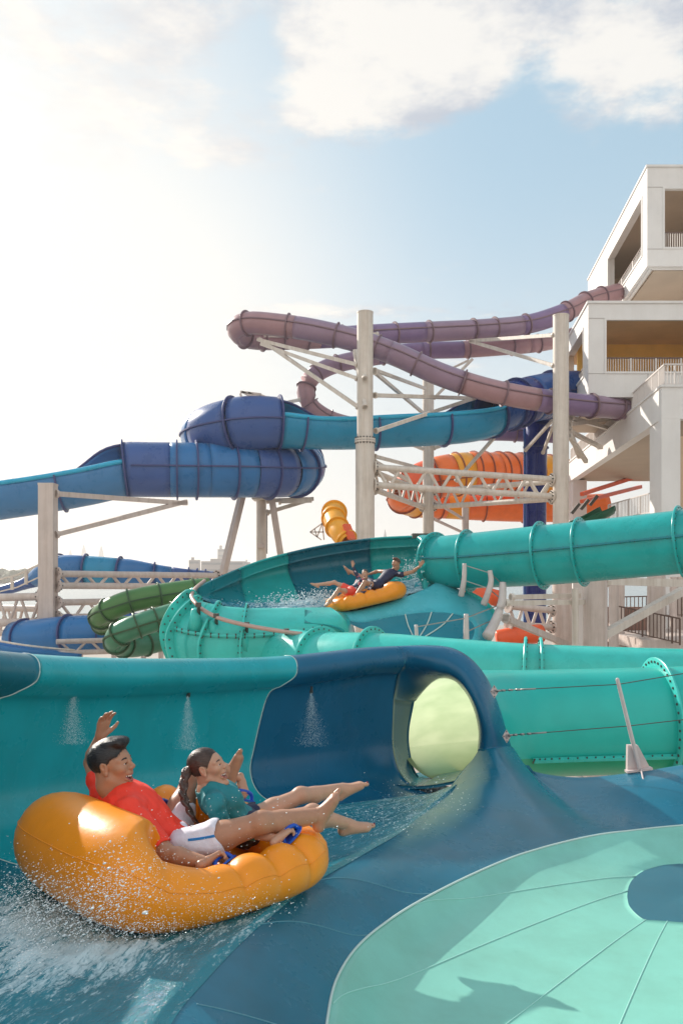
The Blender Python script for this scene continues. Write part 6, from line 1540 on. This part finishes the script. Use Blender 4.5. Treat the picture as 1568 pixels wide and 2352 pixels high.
ef = np.clip(np.minimum(np.arange(m_)[::-1], np.arange(m_))/12., 0, 1)[:, None]
thin = np.clip((np.arange(m_)[::-1]-1)/26., 0, 1)[:, None]
W[..., 2] += .0035+.020*thin+hgt*amp*ef*np.clip(thin*1.5, .05, 1)+.03*np.clip(foam-.4, 0, 1)*ef*thin
wo = mk('water', W.reshape(-1, 3), grid_faces(m_, n__, False), M['water'], None, True, uv=np.stack([U.ravel(), V.ravel()], 1)); set_foam(wo, foam); tag(wo, kind='structure')
W3 = upsample(TFLOOR, 3, 3)+np.array((0, 0, .02)); a3, b3, _ = W3.shape; uu, vv = np.meshgrid(np.linspace(0, 1.2, b3), np.linspace(0, 1.4, a3)); W3[..., 2] += vnoise(vv*4, uu*10, 5)*.012
w3o = mk('water', W3.reshape(-1, 3), grid_faces(a3, b3, False), M['water'], None, True, uv=np.stack([vv.ravel(), uu.ravel()], 1)); set_foam(w3o, np.full((a3, b3), .25)); tag(w3o, kind='structure')
# droplets: tiny faceted beads
M['drop'] = mat('water_drops', (.80, .86, .88), .15, spec=.8)
TET = np.array([(1, 1, 1), (-1, -1, 1), (-1, 1, -1), (1, -1, -1)])/1.3; 
g_ = (1+5**.5)/2
OCT = np.array([(-1, g_, 0), (1, g_, 0), (-1, -g_, 0), (1, -g_, 0), (0, -1, g_), (0, 1, g_), (0, -1, -g_), (0, 1, -g_), (g_, 0, -1), (g_, 0, 1), (-g_, 0, -1), (-g_, 0, 1)])/1.9
OF = [(0, 11, 5), (0, 5, 1), (0, 1, 7), (0, 7, 10), (0, 10, 11), (1, 5, 9), (5, 11, 4), (11, 10, 2), (10, 7, 6), (7, 1, 8), (3, 9, 4), (3, 4, 2), (3, 2, 6), (3, 6, 8), (3, 8, 9), (4, 9, 5), (2, 4, 11), (6, 2, 10), (8, 6, 7), (9, 8, 1)]
def drops(name, label, pts, rad, stretch=None, m='drop'):
    pts = np.asarray(pts, float); rad = np.asarray(rad, float); n = len(pts)
    v = OCT[None]*rad[:, None, None]
    if stretch is not None: v = v+(v@stretch)[..., None]*stretch*1.1
    v = (pts[:, None]+v).reshape(-1, 3); f = [tuple(a+12*i for a in q) for i in range(n) for q in OF]
    o = mk(name, v, f, M[m], None, True); return tag(o, label, 'water', kind='stuff')
def splash():
    pts = []; rad = []; r = np.random.default_rng(5)
    for (x, y, Y, sx, sy, sY, n, r0, up) in ((60, 2060, 3.75, 70, 45, .22, 900, .0040, 0), (150, 2120, 3.55, 80, 50, .18, 900, .0038, 0), (250, 2060, 3.40, 55, 50, .10, 520, .0040, 0), (300, 1995, 3.42, 70, 45, .10, 200, .0034, 0),
        (420, 2075, 3.50, 80, 45, .10, 150, .0032, 0), (330, 2140, 3.45, 90, 22, .10, 420, .0032, 0), (520, 2085, 3.75, 80, 22, .1, 260, .0030, 0), (20, 2200, 3.2, 70, 60, .15, 500, .0036, 0), (430, 1900, 3.85, 120, 50, .15, 60, .0034, 0), (640, 1900, 4.1, 90, 45, .2, 50, .0030, 0), (980, 1840, 6.6, 60, 30, .5, 160, .0045, 0), (850, 1890, 5.6, 80, 30, .4, 200, .0040, 0)):
        for _ in range(int(n*2.6)):
            q = P(x+r.normal()*sx, y+r.normal()*sy, Y+r.normal()*sY)
            fz = floor_z(q[1])+.02
            if q[2] < fz: q[2] = fz+abs(r.normal())*.03
            pts.append(q); rad.append(r0*r.lognormal(0, .5)*.26)
    drops('splash_droplets', 'white splash of droplets thrown up round the rear of the big raft', pts, rad, nz((.75, -.1, .35)))
splash()
M['mist'] = mat('fine_spray', (.75, .84, .86), .5)
def jet(label, x, y, Y, ln, wd, n):
    r = np.random.default_rng(int(x)); c = P(x, y, Y); pts = []; rad = []
    for _ in range(n):
        t = r.uniform(0, 1)**.8; w_ = .01+wd*t; q = c+np.array((r.normal()*w_*.5+.02*t, -.05-.10*t+r.normal()*w_*.3, -ln*t)); pts.append(q); rad.append(.00065*r.lognormal(0, .35)*(1+.2*t))
    drops('spray_jet', label, pts, rad, nz((0, -.1, -1)), 'mist')
jet('fine water jet from the left nozzle, behind the raised hand', 175, 1580, 5.74, .36, .085, 3200)
jet('fine water jet from the middle nozzle on the teal panel', 434, 1597, 6.62, .40, .085, 3200)
jet('fine water jet from the right nozzle on the deep blue panel', 715, 1590, 7.56, .46, .14, 3200)
# upper slide water
W2 = upsample(gfl, 5, 4); m2, n2, _ = W2.shape
U2 = np.tile(np.concatenate([[0], np.cumsum(np.linalg.norm(np.diff(W2, axis=1), axis=2).mean(0))]), (m2, 1)); V2 = np.vstack([np.zeros((1, n2)), np.cumsum(np.linalg.norm(np.diff(W2, axis=0), axis=2), axis=0)])
p2 = 784+F*W2[..., 0]/W2[..., 1]; foam2 = .9*np.exp(-((p2-690)/90)**2)+.7*np.exp(-((p2-950)/40)**2)+.15
W2[..., 2] += .03+vnoise(U2*2.5, V2*5, 7)*.05*foam2+vnoise(U2*7, V2*12, 8)*.03
w2o = mk('water', W2.reshape(-1, 3), grid_faces(m2, n2), M['water2'], None, True, uv=np.stack([U2.ravel(), V2.ravel()], 1)); set_foam(w2o, foam2); tag(w2o, kind='structure')
r_ = np.random.default_rng(9); pts = []; rad = []
for (x, y, Y, sx, sy, n, r0) in ((690, 1378, 19.5, 45, 10, 700, .016), (740, 1372, 19.8, 22, 10, 350, .016), (945, 1315, 20.2, 16, 16, 500, .014), (965, 1290, 20.2, 8, 10, 60, .014), (620, 1388, 19.0, 40, 6, 250, .012)):
    for _ in range(n):
        pts.append(P(x+r_.normal()*sx, y+r_.normal()*sy, Y+r_.normal()*.25)); rad.append(r0*r_.lognormal(0, .4)*.62)
drops('splash_droplets', 'white water splash round the small raft in the upper bowl', pts, rad)
# ------------------------------------------------------------------ second raft and its couple in the upper bowl
yaw2 = math.radians(203); d2 = np.array((math.cos(yaw2), math.sin(yaw2), 0))
RAFT2, _, _ = raft('small orange raft with two riders in the upper turquoise bowl', P(843, 1388, 19.3), yaw2, math.radians(11), math.radians(2), .95, .62, .20, .16, .16, [(P(790, 1336, 20.0), 1.3, d2)], 1.0, 180, 0.)
jm = dict(pelvis=P(868, 1342, 19.35), neck=P(903, 1311, 19.6), sh_near=P(922, 1320, 19.35), sh_far=P(886, 1314, 19.85), el_near=P(948, 1313, 19.3), wr_near=P(964, 1300, 19.2), el_far=P(868, 1312, 20.1), wr_far=P(848, 1318, 20.2),
    hip_near=P(866, 1348, 19.15), hip_far=P(856, 1340, 19.5), kn_near=P(838, 1338, 18.85), an_near=P(818, 1366, 18.75), kn_far=P(836, 1328, 19.9), an_far=P(802, 1312, 20.2), head=P(909, 1294, 19.6))
fac = nz((-.7, -.35, .55)); face = nz((-.70, -.70, .05))
make_person('person', 'man in navy sleeveless top with one arm stretched out in the upper raft', jm, face, nz((.05, 0, 1)), fac, jm['pelvis'], s=1.02, skin=M['skin'], hair=M['hairginger'], shirt=M['navycloth'], shorts=M['navycloth'],
    hands=[(jm['wr_near'], nz((.5, 0, .7)), nz((0, -1, .2)), nz((-.5, 0, .5)), .18, .35, .1, .008, .1), (jm['wr_far'], nz((-1, 0, -.2)), nz((0, 0, -1)), nz((0, -1, 0)), .18, .8, 0, .008, .4)],
    feet=[(jm['an_near'], nz(jm['an_near']-jm['kn_near']), nz((-.6, -.5, -.3)), nz((-.3, 0, -1)), .25, nz((0, 1, 0.)), .008), (jm['an_far'], nz(jm['an_far']-jm['kn_far']), nz((-.5, -.1, .8)), nz((-.8, 0, -.5)), .25, nz((0, 1, 0.)), .008)],
    h=.014, hh=.007, detail=False, sleeve=(0.16, 0.16), short_len=.45)
jw = dict(pelvis=P(808, 1356, 19.05), neck=P(838, 1333, 19.15), sh_near=P(849, 1342, 18.95), sh_far=P(826, 1334, 19.4), el_near=P(848, 1360, 18.85), wr_near=P(826, 1362, 18.75), el_far=P(816, 1314, 19.5), wr_far=P(810, 1300, 19.5),
    hip_near=P(804, 1361, 18.9), hip_far=P(798, 1352, 19.2), kn_near=P(778, 1354, 18.65), an_near=P(757, 1380, 18.55), kn_far=P(768, 1338, 19.3), an_far=P(728, 1343, 19.4), head=P(838, 1318, 19.1))
make_person('person', 'girl in floral top and coral shorts with one arm raised in the upper raft', jw, nz((-.25, -.95, .08)), nz((-.1, 0, 1)), nz((-.75, -.35, .5)), jw['pelvis'], s=.90, skin=M['skinf'], hair=M['hairbrown'], shirt=M['printcloth'], shorts=M['redcloth'], female=True,
    hands=[(jw['wr_far'], nz((-.1, 0, 1)), nz((-.3, -1, 0)), nz((.9, 0, .2)), .15, .3, .2, .008, .1), (jw['wr_near'], nz((-1, 0, -.1)), nz((0, 0, -1)), nz((0, 1, 0)), .15, .8, 0, .008, .4)],
    feet=[(jw['an_near'], nz(jw['an_near']-jw['kn_near']), nz((-.7, -.3, -.5)), nz((-.3, 0, -1)), .22, nz((0, 1, 0.)), .008), (jw['an_far'], nz(jw['an_far']-jw['kn_far']), nz((-.85, -.1, .4)), nz((-.4, 0, -.9)), .22, nz((0, -1, 0.)), .008)],
    h=.013, hh=.006, detail=False, sleeve=(1.85, 1.7), short_len=.35)
bpy.context.view_layer.update()
